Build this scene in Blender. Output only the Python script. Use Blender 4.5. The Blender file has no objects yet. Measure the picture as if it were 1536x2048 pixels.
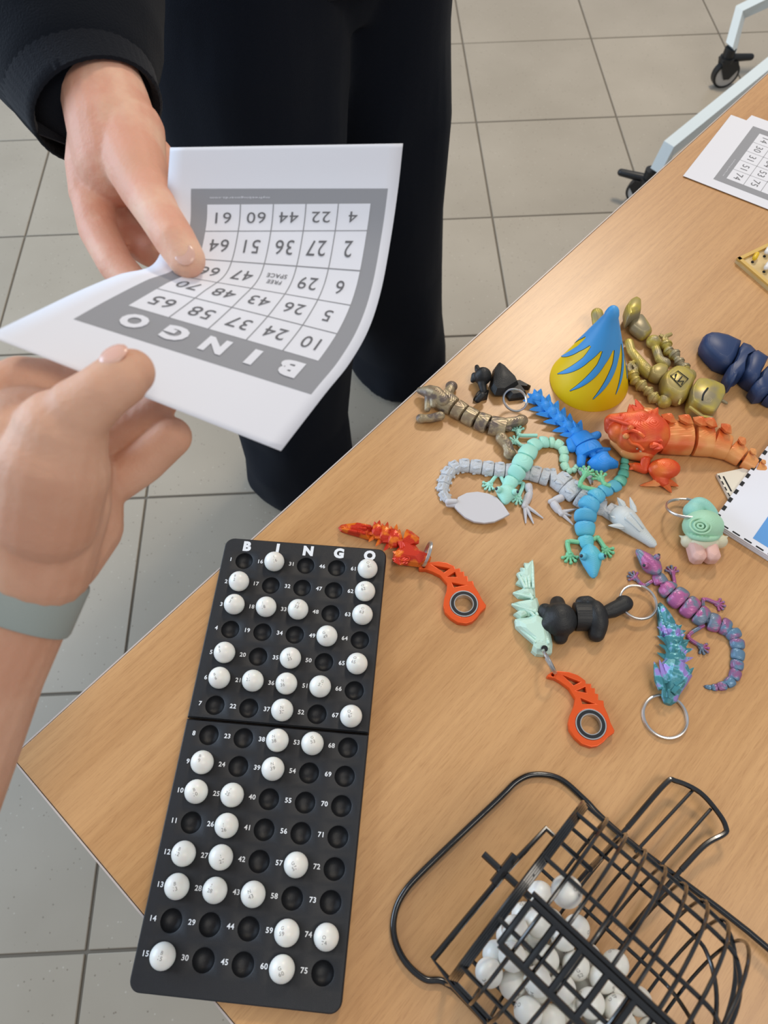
import bpy, bmesh, math, random
import numpy as np
from mathutils import Vector, Matrix, noise
random.seed(7)
PI = math.pi
C = bpy.context.scene.collection
# ------------------------------------------------------------------ camera
CAMH = 1.3079
RC = Matrix(((0.9989710476, 0.0442907564, -0.0097557613),
             (-0.0433379715, 0.8688521521, -0.4931711245),
             (-0.0133666079, 0.4930864698, 0.8698776162)))
FPX = 1497.72
CAMP = Vector((0, 0, CAMH))
cam = bpy.data.cameras.new('camera'); camo = bpy.data.objects.new('camera', cam); C.objects.link(camo)
cam.sensor_fit = 'VERTICAL'; cam.sensor_height = 24.0; cam.lens = 24.0 * FPX / 2048
camo.matrix_world = Matrix.Translation(CAMP) @ RC.to_4x4()
cam.clip_start = 0.01
cam.dof.use_dof = True; cam.dof.focus_distance = 0.66; cam.dof.aperture_fstop = 7.5
bpy.context.scene.camera = camo
# ------------------------------------------------------------------ world, lights, exposure
sc = bpy.context.scene
w = bpy.data.worlds.new('world'); sc.world = w; w.use_nodes = True
w.node_tree.nodes['Background'].inputs[0].default_value = (0.80, 0.88, 1.0, 1)
w.node_tree.nodes['Background'].inputs[1].default_value = 0.42
def area(name, loc, target, sx, sy, power, col):
    l = bpy.data.lights.new(name, 'AREA'); l.shape = 'RECTANGLE'; l.size = sx; l.size_y = sy
    l.energy = power; l.color = col
    o = bpy.data.objects.new(name, l); C.objects.link(o); o.location = loc
    o.rotation_euler = (Vector(target) - Vector(loc)).to_track_quat('-Z', 'Y').to_euler()
    return o
area('window_light', (-2.6, 1.2, 1.75), (0.0, 0.5, 0.8), 2.2, 1.5, 70, (0.62, 0.79, 1.0))
area('ceiling_light', (0.76, 2.27, 2.7), (0.76, 2.27, 0), 0.42, 0.42, 36, (1.0, 0.88, 0.72))
area('ceiling_light_near', (0.9, -0.5, 2.7), (0.9, -0.5, 0), 1.2, 0.6, 15, (1.0, 0.91, 0.79))
sc.view_settings.view_transform = 'Standard'; sc.view_settings.look = 'None'
sc.view_settings.gamma = 1.0; sc.view_settings.use_curve_mapping = False
sc.view_settings.exposure = 0.22

# ------------------------------------------------------------------ pixel helpers (real points in the room)
TZ = 0.7349
def ray(u, v):
    return RC @ Vector(((u - 768) / FPX, -(v - 1024) / FPX, -1))
def pt(u, v, z):
    d = ray(u, v); return CAMP + d * ((z - CAMH) / d.z)
def T(u, v, h=0.0):
    return pt(u, v, TZ + h)
def dp(u, v, d):
    r = ray(u, v); r.normalize(); return CAMP + r * d
def zoomer(ox, oy, k):
    return lambda x, y: (ox + x * k, oy + y * k)

# ------------------------------------------------------------------ materials
MATS = {}
def srgb(r, g, b):
    f = lambda c: (c / 255 / 12.92) if c / 255 <= 0.04045 else ((c / 255 + 0.055) / 1.055) ** 2.4
    return (f(r), f(g), f(b), 1)
def mat(name, col, rough=0.5, metal=0.0, col2=None, nscale=30, ramp=(0.4, 0.6), bump=0.0, bscale=200, spec=0.5, sss=0.0, layers=0.0, coat=0.0, stretch=(1, 1, 1), rot=0.0, col3=None, detail=2.0, sheen=0.0, coord='Object'):
    m = bpy.data.materials.new(name); m.use_nodes = True
    nt = m.node_tree; b = nt.nodes['Principled BSDF']
    b.inputs['Base Color'].default_value = col; b.inputs['Roughness'].default_value = rough
    b.inputs['Metallic'].default_value = metal; b.inputs['Specular IOR Level'].default_value = spec
    b.inputs['Coat Weight'].default_value = coat; b.inputs['Sheen Weight'].default_value = sheen
    if sss:
        b.inputs['Subsurface Weight'].default_value = sss
        b.inputs['Subsurface Radius'].default_value = (0.012, 0.004, 0.002); b.inputs['Subsurface Scale'].default_value = 1.0
    tc = nt.nodes.new('ShaderNodeTexCoord'); mp = nt.nodes.new('ShaderNodeMapping')
    nt.links.new(tc.outputs[coord], mp.inputs[0]); mp.inputs['Scale'].default_value = stretch
    mp.inputs['Rotation'].default_value = (0, 0, rot)
    if col2:
        n = nt.nodes.new('ShaderNodeTexNoise'); n.inputs['Scale'].default_value = nscale; n.inputs['Detail'].default_value = detail
        nt.links.new(mp.outputs[0], n.inputs['Vector'])
        r = nt.nodes.new('ShaderNodeValToRGB'); r.color_ramp.elements[0].position = ramp[0]; r.color_ramp.elements[1].position = ramp[1]
        r.color_ramp.elements[0].color = col; r.color_ramp.elements[1].color = col2
        if col3:
            e = r.color_ramp.elements.new((ramp[0] + ramp[1]) / 2); e.color = col3
        nt.links.new(n.outputs['Fac'], r.inputs[0]); nt.links.new(r.outputs[0], b.inputs['Base Color'])
    hs = []
    if bump:
        n = nt.nodes.new('ShaderNodeTexNoise'); n.inputs['Scale'].default_value = bscale; n.inputs['Detail'].default_value = 3
        nt.links.new(mp.outputs[0], n.inputs['Vector'])
        bm = nt.nodes.new('ShaderNodeBump'); bm.inputs['Strength'].default_value = bump; bm.inputs['Distance'].default_value = 0.001
        nt.links.new(n.outputs['Fac'], bm.inputs['Height']); nt.links.new(bm.outputs[0], b.inputs['Normal']); hs.append(bm)
    if layers:
        wv = nt.nodes.new('ShaderNodeTexWave'); wv.bands_direction = 'Z'; wv.inputs['Scale'].default_value = 800; wv.inputs['Distortion'].default_value = 0.4
        nt.links.new(tc.outputs['Object'], wv.inputs['Vector'])
        bm = nt.nodes.new('ShaderNodeBump'); bm.inputs['Strength'].default_value = layers; bm.inputs['Distance'].default_value = 0.0004
        nt.links.new(wv.outputs['Fac'], bm.inputs['Height'])
        if hs: nt.links.new(hs[0].outputs[0], bm.inputs['Normal'])
        nt.links.new(bm.outputs[0], b.inputs['Normal'])
    MATS[name] = m
    return m

def wood_mat():
    m = bpy.data.materials.new('beech_laminate'); m.use_nodes = True; nt = m.node_tree; b = nt.nodes['Principled BSDF']
    b.inputs['Roughness'].default_value = 0.35; b.inputs['Specular IOR Level'].default_value = 0.6
    g = nt.nodes.new('ShaderNodeNewGeometry')
    mp = nt.nodes.new('ShaderNodeMapping'); mp.vector_type = 'POINT'; mp.inputs['Rotation'].default_value = (0, 0, -0.792 + 0.02)
    nt.links.new(g.outputs['Position'], mp.inputs[0])
    def nz(scale, sc_, det, rough=0.5):
        mm = nt.nodes.new('ShaderNodeMapping'); mm.inputs['Scale'].default_value = sc_; nt.links.new(mp.outputs[0], mm.inputs[0])
        n = nt.nodes.new('ShaderNodeTexNoise'); n.inputs['Scale'].default_value = scale; n.inputs['Detail'].default_value = det; n.inputs['Roughness'].default_value = rough
        nt.links.new(mm.outputs[0], n.inputs['Vector']); return n
    a = nz(1.0, (1.6, 22, 1), 3)
    r = nt.nodes.new('ShaderNodeValToRGB'); e = r.color_ramp.elements
    e[0].position = 0.33; e[0].color = srgb(191, 142, 89); e[1].position = 0.68; e[1].color = srgb(206, 158, 105)
    nt.links.new(a.outputs['Fac'], r.inputs[0])
    # fine short pore flecks
    f = nz(1.0, (90, 1100, 1), 2, 0.6)
    fr = nt.nodes.new('ShaderNodeValToRGB'); fe = fr.color_ramp.elements; fe[0].position = 0.30; fe[0].color = (0.84, 0.79, 0.74, 1); fe[1].position = 0.47; fe[1].color = (1, 1, 1, 1)
    nt.links.new(f.outputs['Fac'], fr.inputs[0])
    h = nz(1.0, (9, 260, 1), 3, 0.6)
    hr = nt.nodes.new('ShaderNodeValToRGB'); he = hr.color_ramp.elements; he[0].position = 0.35; he[0].color = (0.90, 0.87, 0.84, 1); he[1].position = 0.6; he[1].color = (1.03, 1.03, 1.03, 1)
    nt.links.new(h.outputs['Fac'], hr.inputs[0])
    m1 = nt.nodes.new('ShaderNodeMixRGB'); m1.blend_type = 'MULTIPLY'; m1.inputs[0].default_value = 0.8
    m2 = nt.nodes.new('ShaderNodeMixRGB'); m2.blend_type = 'MULTIPLY'; m2.inputs[0].default_value = 0.85
    nt.links.new(r.outputs[0], m1.inputs[1]); nt.links.new(fr.outputs[0], m1.inputs[2])
    nt.links.new(m1.outputs[0], m2.inputs[1]); nt.links.new(hr.outputs[0], m2.inputs[2]); nt.links.new(m2.outputs[0], b.inputs['Base Color'])
    bm = nt.nodes.new('ShaderNodeBump'); bm.inputs['Strength'].default_value = 0.12; bm.inputs['Distance'].default_value = 0.0003
    nt.links.new(f.outputs['Fac'], bm.inputs['Height']); nt.links.new(bm.outputs[0], b.inputs['Normal'])
    MATS['wood'] = m
def tile_mat():
    m = bpy.data.materials.new('stoneware_tile'); m.use_nodes = True; nt = m.node_tree; b = nt.nodes['Principled BSDF']
    b.inputs['Roughness'].default_value = 0.36
    g = nt.nodes.new('ShaderNodeNewGeometry')
    def nz(scale, det=2, rough=.5):
        n = nt.nodes.new('ShaderNodeTexNoise'); n.inputs['Scale'].default_value = scale; n.inputs['Detail'].default_value = det; n.inputs['Roughness'].default_value = rough
        nt.links.new(g.outputs['Position'], n.inputs['Vector']); return n
    def vor(scale, lo, hi, c0, c1):
        v = nt.nodes.new('ShaderNodeTexVoronoi'); v.inputs['Scale'].default_value = scale; nt.links.new(g.outputs['Position'], v.inputs['Vector'])
        r = nt.nodes.new('ShaderNodeValToRGB'); r.color_ramp.elements[0].position = lo; r.color_ramp.elements[1].position = hi
        r.color_ramp.elements[0].color = c0; r.color_ramp.elements[1].color = c1; nt.links.new(v.outputs['Distance'], r.inputs[0]); return r
    n1 = nz(3.0, 4); r1 = nt.nodes.new('ShaderNodeValToRGB'); e = r1.color_ramp.elements
    e[0].position = .35; e[0].color = srgb(160, 149, 132); e[1].position = .7; e[1].color = srgb(172, 161, 144)
    nt.links.new(n1.outputs['Fac'], r1.inputs[0])
    oi = nt.nodes.new('ShaderNodeObjectInfo'); mr = nt.nodes.new('ShaderNodeMapRange'); mr.inputs[3].default_value = 0.95; mr.inputs[4].default_value = 1.04
    nt.links.new(oi.outputs['Random'], mr.inputs[0])
    mt = nt.nodes.new('ShaderNodeMixRGB'); mt.blend_type = 'MULTIPLY'; mt.inputs[0].default_value = 1
    nt.links.new(r1.outputs[0], mt.inputs[1]); nt.links.new(mr.outputs[0], mt.inputs[2])
    last = mt
    for sc_, hi, c, k in ((75, 0.12, (0.33, 0.31, 0.28, 1), 'MULTIPLY'), (60, 0.10, (0.5, 0.5, 0.48, 1), 'ADD')):
        z = (1, 1, 1, 1) if k == 'MULTIPLY' else (0, 0, 0, 1)
        cc = (0.62, 0.60, 0.57, 1) if k == 'MULTIPLY' else (0.10, 0.10, 0.095, 1)
        v = vor(sc_, hi * .6, hi, cc, z)
        mx = nt.nodes.new('ShaderNodeMixRGB'); mx.blend_type = k; mx.inputs[0].default_value = 1
        nt.links.new(last.outputs[0], mx.inputs[1]); nt.links.new(v.outputs[0], mx.inputs[2]); last = mx
    nt.links.new(last.outputs[0], b.inputs['Base Color'])
    n2 = nz(160, 3); bm = nt.nodes.new('ShaderNodeBump'); bm.inputs['Strength'].default_value = .12; bm.inputs['Distance'].default_value = .0006
    nt.links.new(n2.outputs['Fac'], bm.inputs['Height']); nt.links.new(bm.outputs[0], b.inputs['Normal'])
    MATS['tile'] = m
wood_mat(); tile_mat()
mat('grout', srgb(112, 104, 92), 0.9, bump=.3, bscale=300)
mat('white_metal', srgb(204, 212, 212), 0.35, coat=.3)
mat('edge_band', srgb(196, 184, 176), 0.4)
mat('black_plastic', srgb(24, 25, 28), 0.42, bump=.25, bscale=2500, spec=.5)
mat('black_caster', srgb(22, 23, 24), 0.45)
mat('wheel_grey', srgb(180, 176, 170), 0.5)
mat('hub_dark', srgb(12, 12, 13), 0.6)
mat('print_white', srgb(232, 234, 236), 0.6)
mat('ball_white', srgb(236, 234, 226), 0.34, sss=0.15, spec=.5)
mat('ball_ink', srgb(128, 126, 122), 0.6)
mat('wire_black', srgb(14, 13, 13), 0.22, spec=.6, coat=.4)
mat('steel', srgb(205, 203, 200), 0.28, metal=.9)
mat('paper', srgb(232, 233, 240), 0.75)
mat('cream_paper', srgb(232, 224, 205), 0.75)
mat('ink_grey', srgb(150, 151, 156), 0.7)
mat('ink_white', srgb(232, 233, 240), 0.72)
mat('ink_dark', srgb(104, 104, 108), 0.7)
mat('ink_line', srgb(140, 140, 145), 0.7)
mat('ink_black', srgb(22, 24, 26), 0.7)
mat('ink_blue', srgb(96, 158, 220), 0.7)
mat('skin', srgb(216, 160, 132), 0.58, spec=.35, col2=srgb(230, 184, 156), nscale=28, ramp=(.35, .65), bump=.35, bscale=420, sss=.22, detail=4, col3=srgb(222, 162, 136))
mat('skin_tan', srgb(200, 148, 120), 0.58, spec=.35, col2=srgb(216, 170, 142), nscale=24, ramp=(.35, .65), bump=.35, bscale=380, sss=.22, detail=4)
mat('nail', srgb(226, 176, 158), 0.25, sss=.15)
mat('hair', srgb(60, 42, 30), .6, bump=.6, bscale=300)
mat('eye_white', srgb(235, 235, 232), .2)
mat('iris', srgb(60, 45, 35), .2)
mat('sweat_black', srgb(14, 18, 25), 0.92, bump=.5, bscale=900, spec=.15, sheen=.04)
mat('cuff_black', srgb(17, 20, 27), 0.92, bump=.5, bscale=900, spec=.15, sheen=.08)
mat('trouser_black', srgb(12, 17, 27), 0.9, bump=.5, bscale=1200, spec=.15, sheen=.03)
mat('shoe_black', srgb(20, 20, 22), .5)
mat('band_grey', srgb(150, 158, 152), 0.6, bump=.2, bscale=900)
mat('yellow', srgb(244, 206, 4), 0.42, layers=.25)
mat('cyan_blue', srgb(72, 162, 228), 0.42, layers=.25)
mat('groove', srgb(25, 32, 36), 0.7)
mat('bright_blue', srgb(40, 142, 228), 0.5, layers=.3)
mat('navy', srgb(36, 58, 100), 0.45, layers=.3)
mat('gold', srgb(176, 158, 100), 0.38, metal=.25, col2=srgb(150, 138, 108), nscale=38, ramp=(.40, .62), layers=.35, col3=srgb(188, 168, 72))
mat('bronze', srgb(142, 122, 96), 0.34, metal=.25, col2=srgb(112, 98, 88), nscale=75, ramp=(.4, .6), col3=srgb(170, 152, 118), layers=.3, detail=4)
mat('silk_orange', srgb(226, 78, 34), 0.33, metal=.12, col2=srgb(240, 128, 50), nscale=45, ramp=(.50, .75), layers=.35)
mat('silk_orange_light', srgb(224, 104, 44), 0.33, metal=.12, col2=srgb(236, 160, 92), nscale=40, ramp=(.40, .60), layers=.35)
mat('handle_orange', srgb(226, 84, 20), 0.32, metal=.2, layers=.25)
mat('silk_copper', srgb(205, 50, 22), 0.27, metal=.2, col2=srgb(238, 120, 30), nscale=110, ramp=(.48, .60), layers=.35)
mat('pla_black', srgb(24, 24, 24), 0.5, layers=.25, bump=.15, bscale=900)
mat('mint', srgb(166, 226, 208), 0.5, layers=.3)
mat('mint_green', srgb(172, 224, 196), 0.5, layers=.3)
mat('grey_pla', srgb(196, 199, 202), 0.55, layers=.2, bump=.9, bscale=420)
mat('grey_smooth', srgb(200, 197, 199), 0.5, layers=.2)
mat('grey_head', srgb(204, 210, 209), 0.5, layers=.3)
mat('lizard_blue', srgb(82, 172, 210), 0.45, col2=srgb(100, 196, 196), nscale=18, ramp=(.45, .7), layers=.3)
mat('lizard_green', srgb(122, 198, 150), 0.45, layers=.3)
mat('lizard_teal', srgb(92, 176, 150), 0.45, layers=.3, col2=srgb(110, 190, 170), nscale=30)
mat('silk_purple', srgb(176, 96, 146), 0.32, metal=.2, col2=srgb(112, 128, 146), nscale=95, ramp=(.47, .57), layers=.35, detail=3)
mat('silk_purple_tail', srgb(98, 132, 158), 0.32, metal=.2, col2=srgb(146, 96, 138), nscale=110, ramp=(.50, .60), layers=.35, detail=3)
mat('silk_teal', srgb(66, 134, 142), 0.3, metal=.2, col2=srgb(158, 136, 206), nscale=110, ramp=(.50, .60), col3=srgb(110, 176, 196), layers=.35, detail=3)
mat('pale_green', srgb(196, 226, 208), 0.42, layers=.3)
mat('gnome_green', srgb(166, 212, 178), 0.5, layers=.3)
mat('gnome_cream', srgb(214, 208, 178), 0.5, layers=.3)
mat('gnome_pink', srgb(224, 178, 164), 0.5, layers=.3)
mat('lid_mint', srgb(150, 206, 190), 0.5, layers=.3)
mat('plywood_gold', srgb(214, 176, 92), 0.45)
mat('plywood_face', srgb(206, 178, 120), 0.5, col2=srgb(220, 196, 146), nscale=40)
mat('bead_white', srgb(235, 232, 228), .4); mat('bead_yellow', srgb(232, 190, 30), .4)
mat('bearing_seal', srgb(20, 22, 26), 0.4)
mat('eye_dark', srgb(40, 50, 60), .3)

# ------------------------------------------------------------------ mesh building
def worigin(o):
    v = Vector((0, 0, 0))
    while o is not None:
        v += o.location; o = o.parent
    return v
class MB:
    def __init__(s): s.v = []; s.f = []
    def add(s, vs, fs):
        n = len(s.v); s.v += [Vector(v) for v in vs]; s.f += [tuple(i + n for i in f) for f in fs]; return s
    def box(s, c, size, ax=None, bev=0.0):
        ax = ax or (Vector((1, 0, 0)), Vector((0, 1, 0)), Vector((0, 0, 1))); c = Vector(c)
        hx, hy, hz = (k / 2 for k in size)
        if bev <= 0:
            vs = [c + ax[0] * hx * a + ax[1] * hy * b + ax[2] * hz * d for a in (-1, 1) for b in (-1, 1) for d in (-1, 1)]
            return s.add(vs, [(0, 1, 3, 2), (4, 6, 7, 5), (0, 4, 5, 1), (2, 3, 7, 6), (0, 2, 6, 4), (1, 5, 7, 3)])
        rings = []
        for z, i in ((-hz, bev), (-hz + bev, 0), (hz - bev, 0), (hz, bev)):
            x, y = hx - i, hy - i; k = bev
            rings.append([c + ax[0] * a + ax[1] * b + ax[2] * z for a, b in ((-x + k, -y), (x - k, -y), (x, -y + k), (x, y - k), (x - k, y), (-x + k, y), (-x, y - k), (-x, -y + k))])
        return s.loft(rings)
    def loft(s, rings, closed=False, caps=True):
        n = len(rings[0]); b = len(s.v)
        for r in rings: s.v += [Vector(p) for p in r]
        m = len(rings)
        for i in range(m if closed else m - 1):
            j = (i + 1) % m
            for k in range(n):
                l = (k + 1) % n
                s.f.append((b + i * n + k, b + i * n + l, b + j * n + l, b + j * n + k))
        if caps and not closed:
            s.f.append(tuple(b + k for k in reversed(range(n)))); s.f.append(tuple(b + (m - 1) * n + k for k in range(n)))
        return s
    def tube(s, pts, r, n=8, closed=False):
        pts = [Vector(p) for p in pts]; m = len(pts)
        rs = r if isinstance(r, (list, tuple)) else [r] * m
        tan = []
        for i in range(m):
            a = pts[(i - 1) % m] if (closed or i) else pts[0]; b = pts[(i + 1) % m] if (closed or i < m - 1) else pts[-1]
            t = (b - a); tan.append(t.normalized() if t.length > 1e-9 else Vector((0, 0, 1)))
        up = Vector((0, 0, 1)) if abs(tan[0].z) < .9 else Vector((1, 0, 0))
        x = tan[0].cross(up).normalized(); rings = []
        for i in range(m):
            x = (x - tan[i] * x.dot(tan[i])).normalized(); y = tan[i].cross(x)
            rings.append([pts[i] + (x * math.cos(2 * PI * k / n) + y * math.sin(2 * PI * k / n)) * rs[i] for k in range(n)])
        return s.loft(rings, closed=closed)
    def ell(s, c, r, ax=None, nu=16, nv=10):
        ax = ax or (Vector((1, 0, 0)), Vector((0, 1, 0)), Vector((0, 0, 1))); c = Vector(c)
        if not isinstance(r, (list, tuple)): r = (r, r, r)
        b = len(s.v); s.v.append(c - ax[2] * r[2])
        for j in range(1, nv):
            th = PI * j / nv
            for i in range(nu):
                ph = 2 * PI * i / nu
                s.v.append(c + ax[0] * r[0] * math.sin(th) * math.cos(ph) + ax[1] * r[1] * math.sin(th) * math.sin(ph) - ax[2] * r[2] * math.cos(th))
        s.v.append(c + ax[2] * r[2]); e = len(s.v) - 1
        for i in range(nu):
            k = (i + 1) % nu
            s.f.append((b, b + 1 + k, b + 1 + i)); s.f.append((e, e - nu + i, e - nu + k))
            for j in range(nv - 2):
                p = b + 1 + j * nu; s.f.append((p + i, p + k, p + nu + k, p + nu + i))
        return s
    def caps(s, a, b, ra, rb, n=16):      # tapered capsule
        a = Vector(a); b = Vector(b); t = (b - a); L = t.length
        if L < 1e-6: return s.ell(a, ra)
        t.normalize(); up = Vector((0, 0, 1)) if abs(t.z) < .9 else Vector((1, 0, 0))
        x = t.cross(up).normalized(); y = t.cross(x)
        rings = []
        for i in range(1, 6):
            th = PI / 2 * i / 6; rings.append((a - t * ra * math.cos(th), ra * math.sin(th)))
        rings.append((a, ra)); rings.append((b, rb))
        for i in range(5, 0, -1):
            th = PI / 2 * i / 6; rings.append((b + t * rb * math.cos(th), rb * math.sin(th)))
        return s.loft([[c + (x * math.cos(2 * PI * k / n) + y * math.sin(2 * PI * k / n)) * r for k in range(n)] for c, r in rings])
    def chain(s, pts, n=16):               # [(point, radius)...]
        for (a, ra), (b, rb) in zip(pts[:-1], pts[1:]): s.caps(a, b, ra, rb, n)
        return s
    def spike(s, base, d, L, wd, n=4, flat=1.0, up=Vector((0, 0, 1))):
        base = Vector(base); d = Vector(d).normalized()
        x = d.cross(up); x = x.normalized() if x.length > 1e-3 else Vector((1, 0, 0)); y = x.cross(d).normalized()
        rings = []
        for f, k in ((0, .75), (.35, 1.0), (.8, .45), (1.0, .06)):
            rings.append([base + d * L * f + x * wd / 2 * k * math.cos(2 * PI * i / n) + y * wd / 2 * k * flat * math.sin(2 * PI * i / n) for i in range(n)])
        return s.loft(rings)
    def seg(s, p0, p1, w0, w1, h0, h1, p=3.0, n=16, m=9, flatb=.35, crest=0.0, kmin=.05):
        # rounded armour segment lying on its base between two points (z of the points = underside)
        p0 = Vector(p0); p1 = Vector(p1); d = p1 - p0; t = d.normalized(); x = Vector((t.y, -t.x, 0)).normalized(); z = Vector((0, 0, 1))
        rings = []
        for j in range(m):
            q = j / (m - 1); q2 = .5 - .5 * math.cos(PI * q)
            k = (1 - abs(2 * q2 - 1) ** p) ** (1 / p); k = kmin + (1 - kmin) * k
            ww = (w0 + (w1 - w0) * q2) / 2 * k; hh = (h0 + (h1 - h0) * q2); c = p0 + d * q2
            r = []
            for i in range(n):
                a = 2 * PI * i / n; ca, sa = math.cos(a), math.sin(a)
                zz = hh * (flatb + (1 - flatb) * k * sa) if sa > 0 else hh * flatb * (1 + k * max(-1, sa * 1.3))
                if sa > .98: zz += crest * k
                r.append(c + x * ww * (abs(ca) ** .8) * (1 if ca > 0 else -1) + z * zz)
            rings.append(r)
        return s.loft(rings)
    def dome(s, outline, z0, z1, levels=((1, 0), (1, .45), (.86, .8), (.5, 1.0)), center=None):
        n = len(outline); c = center or (sum((Vector(p) for p in outline), Vector((0, 0, 0))) / n); rings = []
        for k, f in levels:
            rings.append([Vector((c[0] + (p[0] - c[0]) * k, c[1] + (p[1] - c[1]) * k, z0 + (z1 - z0) * f)) for p in outline])
        ar = sum(outline[i][0] * outline[(i + 1) % n][1] - outline[(i + 1) % n][0] * outline[i][1] for i in range(n))
        if ar < 0: rings = [list(reversed(r)) for r in rings]
        return s.loft(rings)
    def build(s, name, m, parent=None, smooth=True, angle=40, mats=None):
        me = bpy.data.meshes.new(name)
        if parent is not None: o0 = worigin(parent)
        else:
            xs = [v.x for v in s.v]; ys = [v.y for v in s.v]; o0 = Vector(((min(xs) + max(xs)) / 2, (min(ys) + max(ys)) / 2, min(v.z for v in s.v)))
        me.from_pydata([v - o0 for v in s.v], [], s.f)
        ob = bpy.data.objects.new(name, me); C.objects.link(ob)
        if parent is not None: ob.parent = parent
        else: ob.location = o0
        me.materials.append(MATS[m] if isinstance(m, str) else m)
        fixn(me)
        if smooth:
            me.polygons.foreach_set('use_smooth', [True] * len(me.polygons))
            if angle: me.set_sharp_from_angle(angle=math.radians(angle))
        return ob
def fixn(me):
    bm = bmesh.new(); bm.from_mesh(me); bmesh.ops.recalc_face_normals(bm, faces=bm.faces); bm.to_mesh(me); bm.free()
def blob(mb, name, m, parent, voxel=.0016, it=6, fac=.5, extra=None):
    ob = mb.build(name, m, parent, smooth=False)
    md = ob.modifiers.new('r', 'REMESH'); md.mode = 'VOXEL'; md.voxel_size = voxel; md.use_smooth_shade = True
    sm = ob.modifiers.new('s', 'SMOOTH'); sm.iterations = it; sm.factor = fac
    dg = bpy.context.evaluated_depsgraph_get()
    me = bpy.data.meshes.new_from_object(ob.evaluated_get(dg)); ob.modifiers.clear(); old = ob.data; ob.data = me; bpy.data.meshes.remove(old)
    me.name = name
    if not me.materials: me.materials.append(MATS[m])
    me.polygons.foreach_set('use_smooth', [True] * len(me.polygons))
    return ob
def tag(o, label=None, cat=None, group=None, kind=None):
    if label: o['label'] = label
    if cat: o['category'] = cat
    if group: o['group'] = group
    if kind: o['kind'] = kind
    return o
def thing(name, loc, label, cat, group=None):
    o = bpy.data.objects.new(name, None); C.objects.link(o); o.location = loc; o.empty_display_size = .02
    return tag(o, label, cat, group)
def crv(pts, n=6, closed=False):          # Catmull-Rom through points
    P = [Vector(p) for p in pts]; m = len(P); out = []
    rng = range(m) if closed else range(m - 1)
    for i in rng:
        a = P[(i - 1) % m] if (closed or i > 0) else P[0] * 2 - P[1]; b = P[i]; c = P[(i + 1) % m]
        d = P[(i + 2) % m] if (closed or i + 2 < m) else c * 2 - b
        for k in range(n):
            t = k / n
            out.append(.5 * ((2 * b) + (c - a) * t + (2 * a - 5 * b + 4 * c - d) * t * t + (3 * b - a - 3 * c + d) * t ** 3))
    if not closed: out.append(P[-1])
    return out
# text as meshes: returns 2-D verts and faces of a string, centred
_tc = {}
def glyph(txt, bold=0.0):
    key = (txt, bold)
    if key in _tc: return _tc[key]
    cu = bpy.data.curves.new('t', 'FONT'); cu.body = txt; cu.size = 1; cu.align_x = 'CENTER'; cu.align_y = 'CENTER'; cu.offset = bold; cu.resolution_u = 3
    cu.space_character = 1.08
    ob = bpy.data.objects.new('t', cu); C.objects.link(ob)
    dg = bpy.context.evaluated_depsgraph_get(); dg.update()
    me = bpy.data.meshes.new_from_object(ob.evaluated_get(dg))
    vs = [(v.co.x, v.co.y) for v in me.vertices]; fs = [tuple(p.vertices) for p in me.polygons]
    bpy.data.objects.remove(ob); bpy.data.curves.remove(cu); bpy.data.meshes.remove(me)
    xs = [v[0] for v in vs]; ys = [v[1] for v in vs]; cx = (min(xs) + max(xs)) / 2; cy = (min(ys) + max(ys)) / 2
    vs = [(x - cx, y - cy) for x, y in vs]
    _tc[key] = (vs, fs, max(ys) - min(ys), max(xs) - min(xs)); return _tc[key]
def put_text(mb, txt, cap, F, bold=0.0, width=None):
    # F maps 2-D (x,y) metres to a world point; cap = letter height
    vs, fs, h, wd = glyph(txt, bold); k = cap / (.73 if txt[0].isalnum() else h); kx = k
    if width: kx = width / wd
    b = len(mb.v); mb.v += [F(x * kx, y * k) for x, y in vs]; mb.f += [tuple(b + i for i in f) for f in fs]
def plate(outs, z, th, bev=.0004):
    # 2-D outlines with holes -> solid plate mesh data (verts, faces)
    cu = bpy.data.curves.new('p', 'CURVE'); cu.dimensions = '2D'; cu.fill_mode = 'BOTH'; cu.extrude = th / 2 - bev; cu.bevel_depth = bev; cu.bevel_resolution = 1; cu.offset = -bev
    for o in outs:
        sp = cu.splines.new('POLY'); sp.points.add(len(o) - 1); sp.use_cyclic_u = True
        for i, p in enumerate(o): sp.points[i].co = (p[0], p[1], 0, 1)
    ob = bpy.data.objects.new('p', cu); C.objects.link(ob); dg = bpy.context.evaluated_depsgraph_get(); dg.update()
    me = bpy.data.meshes.new_from_object(ob.evaluated_get(dg))
    vs = [Vector((v.co.x, v.co.y, v.co.z + z + th / 2)) for v in me.vertices]; fs = [tuple(p.vertices) for p in me.polygons]
    bpy.data.objects.remove(ob); bpy.data.curves.remove(cu); bpy.data.meshes.remove(me); return vs, fs
def circ(c, r, n=32, rev=False):
    o = [(c[0] + r * math.cos(2 * PI * i / n), c[1] + r * math.sin(2 * PI * i / n)) for i in range(n)]
    return o[::-1] if rev else o
def keyring(parent, c, R, nrm=(0, 0, 1), r=.0008, name='key_ring', start=0.0):
    nrm = Vector(nrm).normalized(); up = Vector((1, 0, 0)) if abs(nrm.x) < .8 else Vector((0, 1, 0))
    x = nrm.cross(up).normalized(); y = nrm.cross(x); pts = []
    for i in range(97):
        a = 4 * PI * i / 96 * .97 + start
        pts.append(Vector(c) + (x * math.cos(a) + y * math.sin(a)) * R + nrm * (i / 96 - .5) * 2.0 * r)
    o = MB().tube(pts, r, 8).build(name, 'steel', parent); return o
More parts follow.
